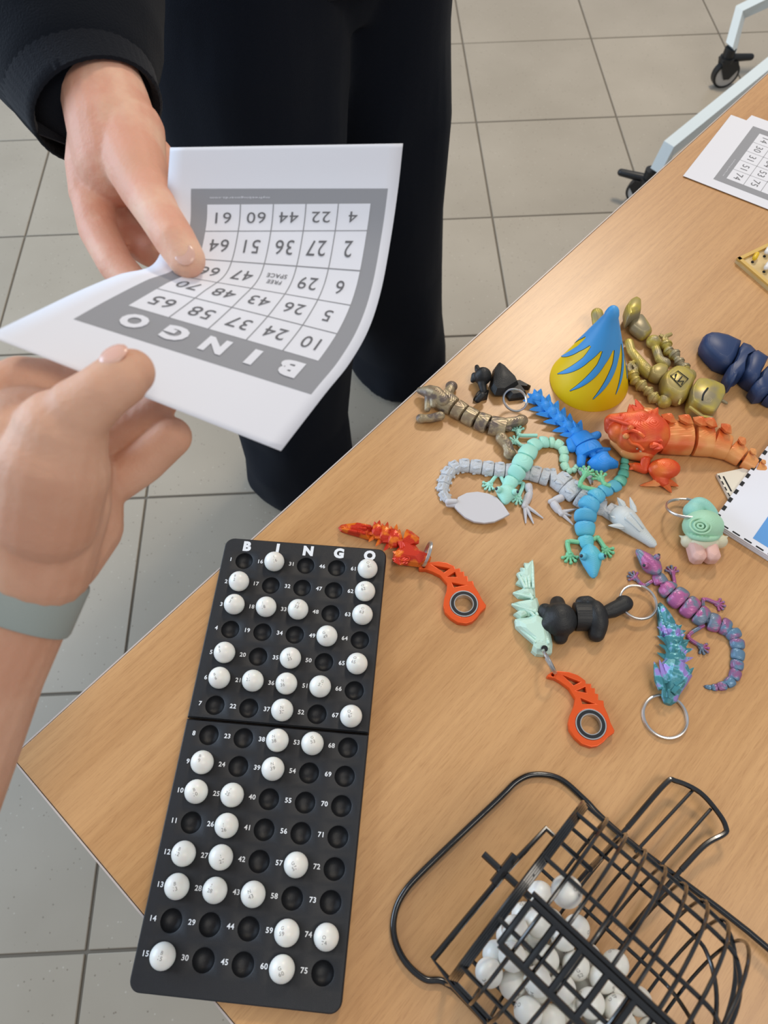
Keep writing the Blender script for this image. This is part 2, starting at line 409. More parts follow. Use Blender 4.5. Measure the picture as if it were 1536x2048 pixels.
# ------------------------------------------------------------------ floor with tiles
TS = .4; OX, OY = -.8684, 1.6000
fl = MB().box((.2, 1.2, -.03), (5.6, 5.6, .054)).build('floor', 'grout'); tag(fl, 'beige grey stoneware tiled floor', kind='structure')
tm = MB().box((0, 0, -.0045), (TS - .005, TS - .005, .009), bev=.0012)
tme = None
for i in range(-4, 8):
    for j in range(-5, 7):
        x = OX + (i + .5) * TS; y = OY - (j + .5) * TS
        if tme is None:
            t0 = tm.build('tile', 'tile', fl, angle=30); tme = t0.data; o = t0
            for v in tme.vertices: v.co += worigin(fl)
        else:
            o = bpy.data.objects.new('tile', tme); C.objects.link(o); o.parent = fl
        o.location = Vector((x, y, random.uniform(-.0003, .0003))) - worigin(fl)
# ------------------------------------------------------------------ table
TC = Vector((-.281, .129, 0)); D1 = Vector((.816, .828, 0)).normalized(); D2 = Vector((D1.y, -D1.x, 0))
tb = thing('table', TC + D1 * .8 + D2 * .4, 'beech-topped rectangular table crossing the lower right of the view', 'table')
tl, tw, th = 1.6, .8, .025
cc = TC + D1 * tl / 2 + D2 * tw / 2 + Vector((0, 0, TZ - th / 2))
MB().box(cc, (tl - .0016, tw - .0016, th), (D1, D2, Vector((0, 0, 1))), bev=.0008).build('tabletop', 'wood', tb, smooth=False)
e = MB()
for (a, b) in ((Vector((0, 0, 0)), D1 * tl), (D2 * tw, D1 * tl + D2 * tw)):
    nn = D2 * (-1 if a.length == 0 else 1)
    e.box(TC + (a + b) / 2 + nn * .0004 + Vector((0, 0, TZ - th / 2 - .0003)), (tl, .0012, th - .0012), (D1, D2, Vector((0, 0, 1))))
for (a, b) in ((Vector((0, 0, 0)), D2 * tw), (D1 * tl, D1 * tl + D2 * tw)):
    nn = D1 * (-1 if a.length == 0 else 1)
    e.box(TC + (a + b) / 2 + nn * .0004 + Vector((0, 0, TZ - th / 2 - .0003)), (.0012, tw, th - .0012), (D1, D2, Vector((0, 0, 1))))
e.build('edge_band', 'edge_band', tb, smooth=False)
for a in (.12, tl - .12):
    for b in (.12, tw - .12):
        p = TC + D1 * a + D2 * b
        MB().tube([p + Vector((0, 0, .0)), p + Vector((0, 0, TZ - th))], .02, 16).build('leg', 'white_metal', tb)
MB().box(TC + D1 * tl / 2 + D2 * .12 + Vector((0, 0, TZ - th - .02)), (tl - .24, .03, .038), (D1, D2, Vector((0, 0, 1)))).build('apron_rail', 'white_metal', tb, smooth=False)
MB().box(TC + D1 * tl / 2 + D2 * (tw - .12) + Vector((0, 0, TZ - th - .02)), (tl - .24, .03, .038), (D1, D2, Vector((0, 0, 1)))).build('apron_rail', 'white_metal', tb, smooth=False)
# ------------------------------------------------------------------ wheeled white frame beyond the table
def caster(par, c, d, wr=.034, gap=0.0):
    d = Vector(d).normalized(); side = Vector((d.y, -d.x, 0)); z = Vector((0, 0, 1)); c = Vector(c)
    h = MB(); h.tube([c + z * (wr * 2 + .004), c + z * (wr * 2 + .034)], .016, 16); h.tube([c + z * (wr * 2 - .002), c + z * (wr * 2 + .010)], .021, 16)
    hs = h.build('caster_housing', 'black_caster', par)
    ax = c + z * wr + d * .012
    f = MB()
    for s_ in (-1, 1):
        o = [(-.018, wr * 2 + .004), (.030, wr * 2 + .002), (.040, wr * 1.5), (.020, wr * .75), (.004, wr * .75), (-.010, wr * 1.4)]
        a = [c + d * p[0] + z * p[1] + side * s_ * .0125 for p in o]; b = [q + side * s_ * .004 for q in a]; f.loft([a, b])
    f.build('fork', 'black_caster', hs, smooth=False)
    l = MB().caps(c + z * (wr * 2 + .006) + d * .01, c + z * (wr * 2 + .002) + d * .072, .011, .009, 12); l.build('brake_lever', 'black_caster', hs)
    t = MB(); prof = [(wr * .84, -.011), (wr, -.009), (wr, .009), (wr * .84, .011)]
    t.loft([[ax + (d * math.cos(a) + z * math.sin(a)) * r + side * y for r, y in prof] for a in [2 * PI * k / 36 for k in range(36)]], closed=True)
    t.build('tyre', 'black_caster', hs)
    MB().loft([[ax + side * y + (d * math.cos(2 * PI * k / 36) + z * math.sin(2 * PI * k / 36)) * wr * q for k in range(36)] for q, y in ((.3, -.0112), (.84, -.0095), (.84, .0095), (.3, .0112))]).build('wheel_disc', 'wheel_grey', hs)
fr = thing('wheeled_table_frame', pt(1470, 150, 0), 'white metal wheeled table frame standing on the floor beyond the table', 'table')
def footbar(pts, wd=.03, hh=.03):
    m = MB(); P = [Vector(p) for p in pts]; rings = []
    for i, p in enumerate(P):
        a = P[max(i - 1, 0)]; b = P[min(i + 1, len(P) - 1)]; t = (b - a).normalized()
        side = Vector((P[-1] - P[0])).cross(Vector((0, 0, 1))).normalized(); up = side.cross(t).normalized()
        rings.append([p + side * wd / 2 * x + up * hh / 2 * y for x, y in ((-1, -1), (1, -1), (1, 1), (-1, 1))])
    m.loft(rings); m.build('foot_bar', 'white_metal', fr, smooth=False)
# foot nearest the table: post down into the caster, then a sloping bar
zc = .075
A0 = pt(1318, 338, .11); A1 = pt(1337, 297, .165); A2 = pt(1545, 128, .235); A3 = pt(1700, 5, .28)
footbar([A0, A1, A2, A3])
B0 = pt(1462, 96, .11); B1 = pt(1481, 24, .165); B2 = pt(1540, -4, .20); B3 = pt(1640, -45, .24)
footbar([B0, B1, B2, B3])
caster(fr, (A0.x - .012, A0.y + .01, 0), (-.85, .5, 0))
caster(fr, (B0.x, B0.y, 0), (.99, .12, 0), .038)
MB().tube([A3, (A3 + B3) / 2 + Vector((.2, 0, .0)), B3], .015, 10).build('cross_bar', 'white_metal', fr)
# ------------------------------------------------------------------ bingo board
TH = -.13413; cB, sB = math.cos(TH), math.sin(TH)
BX, BY = -.11288, .27935; PA, PB, PG = .0260575, .0203155, .0020563
BTOP = TZ + .008
def BW(X, Y, z=0.0): return Vector((BX + cB * X - sB * Y, BY + sB * X + cB * Y, BTOP + z))
def hole(n):
    c, r = (n - 1) // 15, (n - 1) % 15
    return c * PA, -(r * PB + (PG if r >= 7 else 0))
HR = .0074
bd = thing('bingo_board', BW(2 * PA, -7 * PB, -.008), 'long black folding bingo number board with rows of round holes', 'bingo board')
X0, X1 = -.0190, 4 * PA + .0142
Ytop, Ybot = .0205, -(14 * PB + PG) - .0215
Ysp = -(6.5 * PB + PG / 2)
def half(r0, r1, ya, yb, corners_top):
    m = MB(); n = 24; hx = PA / 2; hy = PB / 2
    ys = [-(r * PB + (PG if r >= 7 else 0)) for r in range(r0, r1)]
    for c in range(5):
        for yc in ys:
            xc = c * PA; b = len(m.v)
            outer = []
            for k in range(n):
                a = 2 * PI * (k + .5) / n; ca, sa = math.cos(a), math.sin(a); q = min(hx / abs(ca), hy / abs(sa))
                outer.append((xc + ca * q, yc + sa * q))
            # force corners
            for sx in (-1, 1):
                for sy in (-1, 1):
                    k = min(range(n), key=lambda i: (outer[i][0] - xc - sx * hx) ** 2 + (outer[i][1] - yc - sy * hy) ** 2)
                    outer[k] = (xc + sx * hx, yc + sy * hy)
            m.v += [BW(x, y) for x, y in outer]
            lv = [(HR + .0006, 0)] + [(HR * math.sin(t), -.0068 * math.cos(t) + .0) for t in [PI / 2 * q for q in (.97, .8, .6, .4, .2)]]
            for r, z in lv: m.v += [BW(xc + r * math.cos(2 * PI * (k + .5) / n), yc + r * math.sin(2 * PI * (k + .5) / n), z) for k in range(n)]
            for L in range(len(lv)):
                for k in range(n):
                    l = (k + 1) % n; m.f.append((b + L * n + k, b + L * n + l, b + (L + 1) * n + l, b + (L + 1) * n + k))
            m.f.append(tuple(b + len(lv) * n + k for k in range(n)))
    # margins and body with rounded corners at the far end
    gx0, gx1 = -hx, 4 * PA + hx; gy1, gy0 = ys[0] + hy, ys[-1] - hy
    rc = .0075; bv = .0008
    def outl(i):
        o = []; a0, a1, b0, b1 = X0 + i, X1 - i, yb + i, ya - i; r = rc - i
        for (cx, cy, st, on) in ((a1 - r, b1 - r, 0, corners_top), (a0 + r, b1 - r, 1, corners_top), (a0 + r, b0 + r, 2, not corners_top), (a1 - r, b0 + r, 3, not corners_top)):
            if on: o += [(cx + r * math.cos(PI / 2 * (st + k / 6)), cy + r * math.sin(PI / 2 * (st + k / 6))) for k in range(7)]
            else: o += [((a1 if st in (0, 3) else a0), (b1 if st in (0, 1) else b0))] * 7
        return o
    o1 = outl(bv); N = len(o1); inner = []
    cx, cy = (gx0 + gx1) / 2, (gy0 + gy1) / 2
    for k in range(N):
        q = k // 7; inner.append(((gx1 if q in (0, 3) else gx0), (gy1 if q in (0, 1) else gy0)))
    b = len(m.v)
    m.v += [BW(x, y) for x, y in inner] + [BW(x, y) for x, y in o1] + [BW(x, y, -bv) for x, y in outl(0)] + [BW(x, y, -.0078) for x, y in outl(0)]
    for L in range(3):
        for k in range(N):
            l = (k + 1) % N; m.f.append((b + L * N + k, b + L * N + l, b + (L + 1) * N + l, b + (L + 1) * N + k))
    m.f.append(tuple(b + 3 * N + k for k in range(N)))
    o = m.build('board_half', 'black_plastic', bd, smooth=True, angle=35); 
    bm = bmesh.new(); bm.from_mesh(o.data); bmesh.ops.remove_doubles(bm, verts=bm.verts, dist=1e-6); bmesh.ops.recalc_face_normals(bm, faces=bm.faces); bm.to_mesh(bm_ := o.data); bm.free()
    bm_.set_sharp_from_angle(angle=math.radians(35))
    return o
half(0, 7, Ytop, Ysp + .0006, True); half(7, 15, Ysp - .0006, Ybot, False)
nm = MB()
for n in range(1, 76):
    x, y = hole(n)
    cx = x - .0121 + (.0008 if n < 10 else 0)
    put_text(nm, str(n), .0034, lambda a, b_, cx=cx, y=y: BW(cx + a, y + .0004 + b_, .00018), .022)
tag(nm.build('printed_numbers', 'print_white', bd, smooth=False), kind='stuff')
for k, ch in enumerate('BINGO'):
    lm = MB(); put_text(lm, ch, .0084, lambda a, b_, k=k: BW(k * PA + .0003 + a, .0136 + b_, .0002), .06); lm.build('printed_letter', 'print_white', bd, smooth=False)
# balls standing in the holes
BR = .0083
def ball_mesh(R=BR):
    m = MB().ell((0, 0, 0), R, nu=28, nv=18); me = bpy.data.meshes.new('ball'); me.from_pydata(m.v, [], m.f); fixn(me)
    me.polygons.foreach_set('use_smooth', [True] * len(me.polygons)); me.materials.append(MATS['ball_white']); return me
BME = ball_mesh()
def ink_mesh(n):
    L = 'BINGO'[(n - 1) // 15]; m = MB()
    def F(dy):
        def g(a, b_):
            x, y = a, b_ + dy; r = math.hypot(x, y); R = BR + .00004; th_ = r / R
            if r < 1e-9: return Vector((0, 0, R))
            return Vector((x / r * math.sin(th_) * R, y / r * math.sin(th_) * R, math.cos(th_) * R))
        return g
    put_text(m, L, .0023, F(.0019)); put_text(m, str(n), .0026, F(-.0014))
    me = bpy.data.meshes.new('ink'); me.from_pydata(m.v, [], m.f); me.materials.append(MATS['ball_ink']); return me
def bingo_ball(n, loc, rz, tilt, label, group):
    b = bpy.data.objects.new('bingo_ball', BME); C.objects.link(b); b.location = loc; b.rotation_euler = (tilt[0], tilt[1], rz); tag(b, label, 'ball', group)
    i = bpy.data.objects.new('printed_number', ink_mesh(n)); C.objects.link(i); i.parent = b
COLN = ['B', 'I', 'N', 'G', 'O']
ORD = 'first second third fourth fifth sixth seventh eighth ninth tenth eleventh twelfth thirteenth fourteenth fifteenth'.split()
ON = [2, 3, 5, 6, 9, 10, 12, 13, 15, 16, 18, 21, 25, 26, 27, 28, 33, 35, 36, 37, 38, 39, 43, 49, 51, 53, 57, 59, 60, 61, 62, 63, 65, 67, 74]
for n in ON:
    x, y = hole(n); hz = math.sqrt(BR ** 2 - (HR + .0003) ** 2)
    bingo_ball(n, BW(x, y, hz), TH + random.uniform(-.5, .5), (random.uniform(-.15, .3), random.uniform(-.3, .2)),
               'white bingo ball standing in column %s of the board, %s row down' % (COLN[(n - 1) // 15], ORD[(n - 1) % 15]), 'bingo balls standing in the board')
# ------------------------------------------------------------------ ball cage
cg = thing('bingo_cage', T(1150, 1850), 'black wire bingo cage on its stand at the lower right corner', 'bingo cage')
ZA = .074; RA = .0630
Cc = T(1046, 1782, ZA); Ax2 = T(1016, 1730, ZA)
EA = (T(1232, 1960, ZA) - Cc); EA.z = 0; EA.normalize(); EC = Vector((-EA.y, EA.x, 0)); EA = (EA + Vector((0, 0, .079))).normalized(); ZV = EC.cross(EA) * -1
def CY(a, ph, r=RA): return Cc + EA * a + (EC * math.cos(ph) + ZV * math.sin(ph)) * r
def wire(name, pts, r, closed=False, n=8, par=cg): return MB().tube(pts, r, n, closed).build(name, 'wire_black', par)
LEN = .104; NH = 8
for k in range(4): wire('end_ring', [CY(-.003 + k * .0011, 2 * PI * i / 48, RA - k * .0005) for i in range(48)], .0011, True)
for k in range(1, NH + 1):
    a = k * LEN / NH; rr = RA * (1 if k < 7 else (.985 if k == 7 else .95))
    wire('hoop', [CY(a, 2 * PI * i / 48, rr + .0016) for i in range(48)], .0011, True)
NB = 10
for k in range(NB):
    ph = 2 * PI * k / NB + .12
    P = [CY(-.002, ph), CY(LEN * .5, ph), CY(LEN * .86, ph, RA * .985)] + [CY(LEN * .86 + .030 * math.sin(t), ph, RA * .985 * math.cos(t)) for t in (.4, .8, 1.15, 1.45)]
    wire('lengthwise_bar', crv(P, 4), .0013)
for k in range(5):    # spokes of the flat end
    ph = PI * k / 5 + .3; wire('end_spoke', [CY(-.001, ph), CY(-.001, ph + PI)], .0010)
wire('axle', [Cc - EA * .030, Cc + EA * .006], .0022); wire('axle', [Cc + EA * (LEN + .005), Cc + EA * (LEN + .055)], .0022)
# door: ladder strip lying on the upper near side
dph0, dph1 = 1.72, 2.12
dr = cg
dm = MB()
for ph in (dph0, dph1):
    n_ = 12; dm.tube([CY(.006 + (LEN - .012) * i / n_, ph, RA + .0045) for i in range(n_ + 1)], .0021, 8)
for i in range(7):
    a = .006 + (LEN - .012) * i / 6; dm.tube([CY(a, dph0 + (dph1 - dph0) * j / 4, RA + .0045) for j in range(5)], .0018, 8)
dm.build('door', 'wire_black', cg)
wire('door_hinge', [CY(.004, dph0 - .05, RA + .003), CY(LEN - .004, dph0 - .05, RA + .003)], .0015)
# stand
def rrect(ctrs): return crv(ctrs, 8)
base = [T(1245, 1672, .0022), T(1170, 1600, .0022), T(1120, 1558, .0022), T(1072, 1549, .0022), T(1035, 1562, .0022), T(995, 1600, .0022), T(850, 1738, .0022), T(805, 1790, .0022), T(788, 1835, .0022), T(790, 1880, .0022), T(812, 1925, .0022), T(850, 1958, .0022), T(893, 1966, .0022)]
far = Vector(T(893, 1966, .0022)) + EA * .17; far2 = T(1245, 1672, .0022) + EA * .14
base2 = base + [T(960, 2030, .0022), far, (far + far2) / 2 + EA * .02, far2]
wire('base_loop', crv(base2, 8, closed=True), .0022, closed=True, n=10)
sf = [T(1180, 1738, .066), T(1092, 1657, .066), T(1012, 1742, .066), T(866, 1918, .066), T(905, 1968, .066), T(970, 2040, .066)]
wire('stand_frame', sf, .0019)
wire('stand_post', [T(1180, 1738, .066), T(1215, 1700, .03), T(1245, 1672, .003)], .0019)
wire('stand_post', [T(905, 1968, .066), T(893, 1966, .003)], .0019)
wire('axle_clamp', [Ax2 + EC * .007, Ax2 - EC * .014], .0030); 
# ball chute at the back
tr = [T(1255, 1655, .012), T(1330, 1568, .012), T(1352, 1562, .012), T(1400, 1585, .012), T(1438, 1628, .012), T(1452, 1655, .012), T(1448, 1668, .012), T(1410, 1690, .012), T(1362, 1740, .012)]
wire('chute_rim', crv(tr, 6), .0019)
wire('chute_bar', [T(1386, 1580, .010), T(1270, 1705, .012)], .0012); wire('chute_bar', [T(1422, 1618, .010), T(1322, 1730, .012)], .0012)
wire('chute_rim', [T(1255, 1655, .012), T(1190, 1725, .010), T(1150, 1770, .005)], .0016); wire('chute_rim', [T(1362, 1740, .012), T(1310, 1800, .010), T(1260, 1860, .005)], .0016)
# crank at the far end
ce = Cc + EA * (LEN + .052)
wire('crank_handle', crv([ce, ce + EC * .022, ce + EC * .032 + EA * .004, ce + EC * .034 + EA * .022], 5), .0032)
wire('stand_post', [Cc + EA * (LEN + .045), Cc + EA * (LEN + .045) - EC * .03 - ZV * .066], .0019); wire('stand_post', [Cc + EA * (LEN + .045), Cc + EA * (LEN + .045) + EC * .03 - ZV * .066], .0019)
# balls heaped in the cage (settled by a small relaxation)
rng = np.random.RandomState(3); NBALL = 44
P = np.zeros((NBALL, 3)); P[:, 0] = rng.uniform(.012, LEN - .006, NBALL); P[:, 1] = rng.uniform(-.03, .03, NBALL); P[:, 2] = rng.uniform(-.035, .025, NBALL)
for it in range(700):
    P[:, 2] -= .0006 * (1 if it < 600 else .15); P[:, 1] -= .00012
    for rep in range(2):
        d = P[:, None, :] - P[None, :, :]; L = np.sqrt((d ** 2).sum(-1)) + np.eye(NBALL); ov = np.clip(2 * BR - L, 0, None) * (1 - np.eye(NBALL))
        P += (d / L[..., None] * ov[..., None] * .45).sum(1)
        rad = np.sqrt(P[:, 1] ** 2 + P[:, 2] ** 2); lim = RA - BR - .0016; k = np.where(rad > lim, lim / np.maximum(rad, 1e-9), 1)
        P[:, 1] *= k; P[:, 2] *= k; P[:, 0] = np.clip(P[:, 0], BR + .001, LEN - .002)
order = np.argsort(P[:, 2]); rest = [n for n in range(1, 76) if n not in ON]; random.shuffle(rest)
for q, i in enumerate(order):
    p = Cc + EA * P[i, 0] + EC * P[i, 1] + ZV * P[i, 2]
    bingo_ball(rest[q % len(rest)], p, random.uniform(0, 6.28), (random.uniform(-1.2, 1.2), random.uniform(-1.2, 1.2)), 'white bingo ball in the heap inside the black wire cage', 'bingo balls heaped in the cage')
bingo_ball(68, CY(.017, 1.42, RA - BR - .0012), 1.0, (.5, .3), 'lone white bingo ball lodged high under the cage bars above the heap', 'bingo balls in the cage')

#--PART2
# ------------------------------------------------------------------ bingo cards
VU = Vector((0, 0, 1))
def card_print(par, F, rows, n_off, name='printed'):
    # F(cx, cy, lift) -> world point on the sheet, cx left..right and cy bottom..top, 0..1
    def patch(m, x0, x1, y0, y1, lift, nx=10, ny=14):
        b = len(m.v)
        for j in range(ny + 1):
            for i in range(nx + 1): m.v.append(F(x0 + (x1 - x0) * i / nx, y0 + (y1 - y0) * j / ny, lift))
        for j in range(ny):
            for i in range(nx):
                a = b + j * (nx + 1) + i; m.f.append((a, a + 1, a + nx + 2, a + nx + 1))
    m = MB(); patch(m, .045, .90, .155, .845, n_off, 24, 40); m.build('printed_frame', 'ink_grey', par, angle=0)
    m = MB(); patch(m, .115, .83, .215, .73, n_off * 2, 24, 32); m.build('printed_grid', 'ink_white', par, angle=0)
    m = MB()
    for k in range(1, 5):
        x = .115 + .715 * k / 5; patch(m, x - .0022, x + .0022, .215, .73, n_off * 3, 1, 32)
        y = .215 + .515 * k / 5; patch(m, .115, .83, y - .0015, y + .0015, n_off * 3, 24, 1)
    m.build('grid_lines', 'ink_line', par, angle=0)
    m = MB(); cw, chh = .148, .21
    for j, row in enumerate(rows):
        for i, s_ in enumerate(row):
            cx = .115 + .715 * (i + .5) / 5; cy = .215 + .515 * (j + .5) / 5
            if s_ == 'FREE':
                put_text(m, 'FREE', .0032, lambda a, b_: F(cx + a / cw, cy + .010 + b_ / chh, n_off * 4), .01); put_text(m, 'SPACE', .0032, lambda a, b_: F(cx + a / cw, cy - .014 + b_ / chh, n_off * 4), .01)
            elif s_: put_text(m, s_, .0092, lambda a, b_: F(cx + a / cw, cy + b_ / chh, n_off * 4), .0)
    tag(m.build('printed_numbers', 'ink_dark', par, smooth=False), kind='stuff')
    m = MB()
    for i, ch in enumerate('BINGO'):
        cx = .115 + .715 * (i + .5) / 5; put_text(m, ch, .0115, lambda a, b_: F(cx + a / cw, .787 + b_ / chh, n_off * 4), .06, width=(.0045 if ch == 'I' else .0125))
    put_text(m, 'myfreebingocards.com', .0017, lambda a, b_: F(.69 + a / cw, .190 + b_ / chh, n_off * 4), 0, width=.038)
    tag(m.build('printed_heading', 'ink_white', par, smooth=False), kind='stuff')
def sheet(name, outline, z, mt, label, cat='paper', thick=.0003, grp=None):
    m = MB(); n = len(outline); m.loft([[Vector((p[0], p[1], z)) for p in outline], [Vector((p[0], p[1], z + thick)) for p in outline]])
    o = m.build(name, mt, None, smooth=False); return tag(o, label, cat, grp)
# card held between the two hands
Lc = [((340, 295, .474), 0), ((335, 375, .471), .15), ((333, 455, .463), .30), ((308, 527, .447), .46), ((238, 549, .426), .60), ((162, 580, .404), .72), ((82, 618, .379), .845), ((-25, 670, .348), 1)]
Rc = [((806, 287, .470), 0), ((797, 370, .469), .14), ((783, 468, .461), .33), ((763, 577, .447), .46), ((737, 659, .433), .59), ((698, 728, .418), .71), ((650, 788, .402), .83), ((562, 902, .376), 1)]
def edge(cs, t):
    P = [dp(*c[0]) for c in cs]; ts = [c[1] for c in cs]
    for i in range(len(ts) - 1):
        if t <= ts[i + 1] or i == len(ts) - 2:
            k = (t - ts[i]) / (ts[i + 1] - ts[i]); break
    a = P[i - 1] if i else P[0] * 2 - P[1]; b = P[i]; c = P[i + 1]; d = P[i + 2] if i + 2 < len(P) else c * 2 - b
    return .5 * ((2 * b) + (c - a) * k + (2 * a - 5 * b + 4 * c - d) * k * k + (3 * b - a - 3 * c + d) * k ** 3)
_ec = {}
def HS(s_, t):
    key = round(t, 5)
    if key not in _ec: _ec[key] = (edge(Lc, t), edge(Rc, t))
    a, b = _ec[key]; return a.lerp(b, s_)
def HF(cx, cy, lift=0):
    s_ = 1 - cx; p = HS(s_, cy); q = HS(s_ + .01, cy); r = HS(s_, cy + .01); n = (q - p).cross(r - p).normalized()
    if n.dot(CAMP - p) < 0: n = -n
    return p + n * lift
m = MB(); NX, NY = 16, 64
for lay in (0, -.00012):
    for j in range(NY + 1):
        for i in range(NX + 1): m.v.append(HF(i / NX, j / NY, lay))
n_ = (NX + 1) * (NY + 1)
for j in range(NY):
    for i in range(NX):
        a = j * (NX + 1) + i; m.f.append((a, a + 1, a + NX + 2, a + NX + 1)); m.f.append((n_ + a, n_ + a + NX + 1, n_ + a + NX + 2, n_ + a + 1))
for j in range(NY):
    a = j * (NX + 1); m.f.append((a, a + NX + 1, n_ + a + NX + 1, n_ + a)); a += NX; m.f.append((a, n_ + a, n_ + a + NX + 1, a + NX + 1))
for i in range(NX):
    a = i; m.f.append((a, n_ + a, n_ + a + 1, a + 1)); a = NY * (NX + 1) + i; m.f.append((a, a + 1, n_ + a + 1, n_ + a))
hc = m.build('bingo_card', 'paper', None, angle=0); tag(hc, 'curled white paper bingo card passed between two hands', 'paper', 'paper bingo cards')
card_print(hc, HF, [['4', '22', '44', '60', '61'], ['2', '27', '36', '51', '64'], ['6', '29', 'FREE', '47', '66'], ['5', '26', '43', '48', '70'], ['10', '24', '37', '58', '65']], .00016)
# cards on the table, top right
cA, cBb = T(1462, 230, .0012), T(1366, 352, .0012)
xd = (cBb - cA); wA = xd.length; xd.normalize(); yd = Vector((-xd.y, xd.x, 0))
def TF(cx, cy, lift=0): return cA + xd * wA * cx + yd * (wA * .21 / .148) * cy + VU * (.0003 + lift)
cb = sheet('bingo_card', [tuple(cA + xd * wA * a + yd * wA * 1.419 * b)[:2] for a, b in ((0, 0), (1, 0), (1, 1), (0, 1))], TZ + .0012, 'paper', 'flat white bingo card lying at the right table edge, uppermost of its pile', 'paper', grp='paper bingo cards')
card_print(cb, TF, [['14', '30', '31', '51', '74'], ['12', '21', '34', '53', '75'], ['8', '19', 'FREE', '49', '63'], ['3', '27', '42', '55', '68'], ['6', '17', '38', '60', '71']], .00005)
q0 = T(1503, 231, .0003)
sheet('bingo_card', [tuple(q0 + (xd * a + yd * b))[:2] for a, b in ((0, 0), (wA * .9, -.012), (wA * .93, wA * 1.38), (0, wA * 1.4))], TZ + .0004, 'paper', 'blank corner of a white sheet peeking out beneath the flat bingo card', 'paper')
# laser-cut peg board at the right frame edge
pA, pB, pC = T(1472, 519, .004), T(1560, 477, .004), T(1560, 584, .004)
u1 = (pB - pA); u1.z = 0; u1.normalize(); u2 = (pC - pA); u2.z = 0; u2 = (u2 - u1 * u2.dot(u1)).normalized()
pg = thing('peg_board', pA + (u1 + u2) * .03 + Vector((0, 0, -.004)), 'golden wooden peg board with white and yellow beads at the right edge', 'game')
L1 = .085
MB().box(pA + (u1 + u2) * L1 / 2 + VU * -.002, (L1, L1, .004), (u1, u2, u1.cross(u2))).build('base_panel', 'plywood_face', pg, smooth=False)
m = MB()
for a, b in ((0, 0), (1, 0), (0, 1), (1, 1)): pass
for off, ax_, o_ in ((u2 * .0022, u1, 0), (u1 * .0022, u2, 0), (u2 * (L1 - .0022), u1, 0), (u1 * (L1 - .0022), u2, 0)):
    m.box(pA + off + ax_ * L1 / 2 + VU * .001, (L1, .0040, .003), (ax_, Vector((-ax_.y, ax_.x, 0)), VU))
m.build('frame', 'plywood_gold', pg, smooth=False)
for i in range(4):
    for j in range(4):
        c = pA + u1 * (.012 + .017 * i) + u2 * (.012 + .017 * j)
        MB().tube([c + VU * .0001, c + VU * .0005], .0016, 10).build('hole', 'groove', pg)
        MB().caps(c + u1 * .002 + u2 * -.001 + VU * .004, c + u1 * .008 - u2 * .004 + VU * .0045, .0026, .0024, 10).build('bead', 'bead_white' if (i + j) % 2 else 'bead_yellow', pg)
# dashed-border sheets, lower of the right side
dz = .006
dC, dU, dV = T(1424, 1043, dz), T(1560, 858, dz), T(1560, 1190, dz)
d1 = (dU - dC).normalized(); d2 = (dV - dC); d2 = (d2 - d1 * d2.dot(d1)).normalized()
ds = thing('activity_sheet', dC + (d1 + d2) * .07 + VU * -dz, 'white sheet with a black dashed border and blue print, right edge of the table', 'paper')
for k in range(3): MB().box(dC + (d1 + d2) * .075 + VU * (-.0045 + k * .0021), (.15 - .0006 * k, .15, .0018), (d1, d2, d1.cross(d2))).build('sheet_layer', 'paper', ds, smooth=False)
m = MB(); nD = 14
for k in range(nD):
    a = .0045 + k * .0108
    m.box(dC + d1 * (a + .003) + d2 * .0015 + VU * .0007, (.0052, .0030, .0002), (d1, d2, VU)); m.box(dC + d2 * (a + .006) + d1 * .0022 + VU * .0007, (.0014, .0068, .0002), (d1, d2, VU))
tag(m.build('printed_dashes', 'ink_black', ds, smooth=False), kind='stuff')
bc = T(1505, 1077, dz); a_, b_ = (bc - dC).dot(d1), (bc - dC).dot(d2)
MB().box(dC + d1 * (a_ + .03) + d2 * (b_ + .03) + VU * .0007, (.06, .06, .0002), (d1, d2, VU)).build('printed_blue_square', 'ink_blue', ds, smooth=False)
e0, e1_, e2_ = T(1434, 947, .004), T(1510, 931, .004), T(1466, 1000, .004)
g1 = (e1_ - e0).normalized(); g2 = (e2_ - e0); g2 = (g2 - g1 * g2.dot(g1)).normalized()
es = thing('activity_card', e0 + (g1 + g2) * .02 + VU * -.004, 'cream card with black marks half hidden under the dashed sheet', 'paper')
MB().box(e0 + g1 * .019 + g2 * .0125 + VU * -.002, (.038, .025, .0035), (g1, g2, g1.cross(g2))).build('sheet_layer', 'cream_paper', es, smooth=False)
m = MB()
for k in range(4): m.box(e0 + g2 * (.004 + .0062 * k) + g1 * .0006 + VU * .00, (.0010, .0036, .0003), (g1, g2, VU))
m.box(e0 + g1 * .0042 + g2 * .0120 + VU * 0, (.0012, .016, .0003), (g1, g2, VU)); m.build('printed_marks', 'ink_black', es, smooth=False)

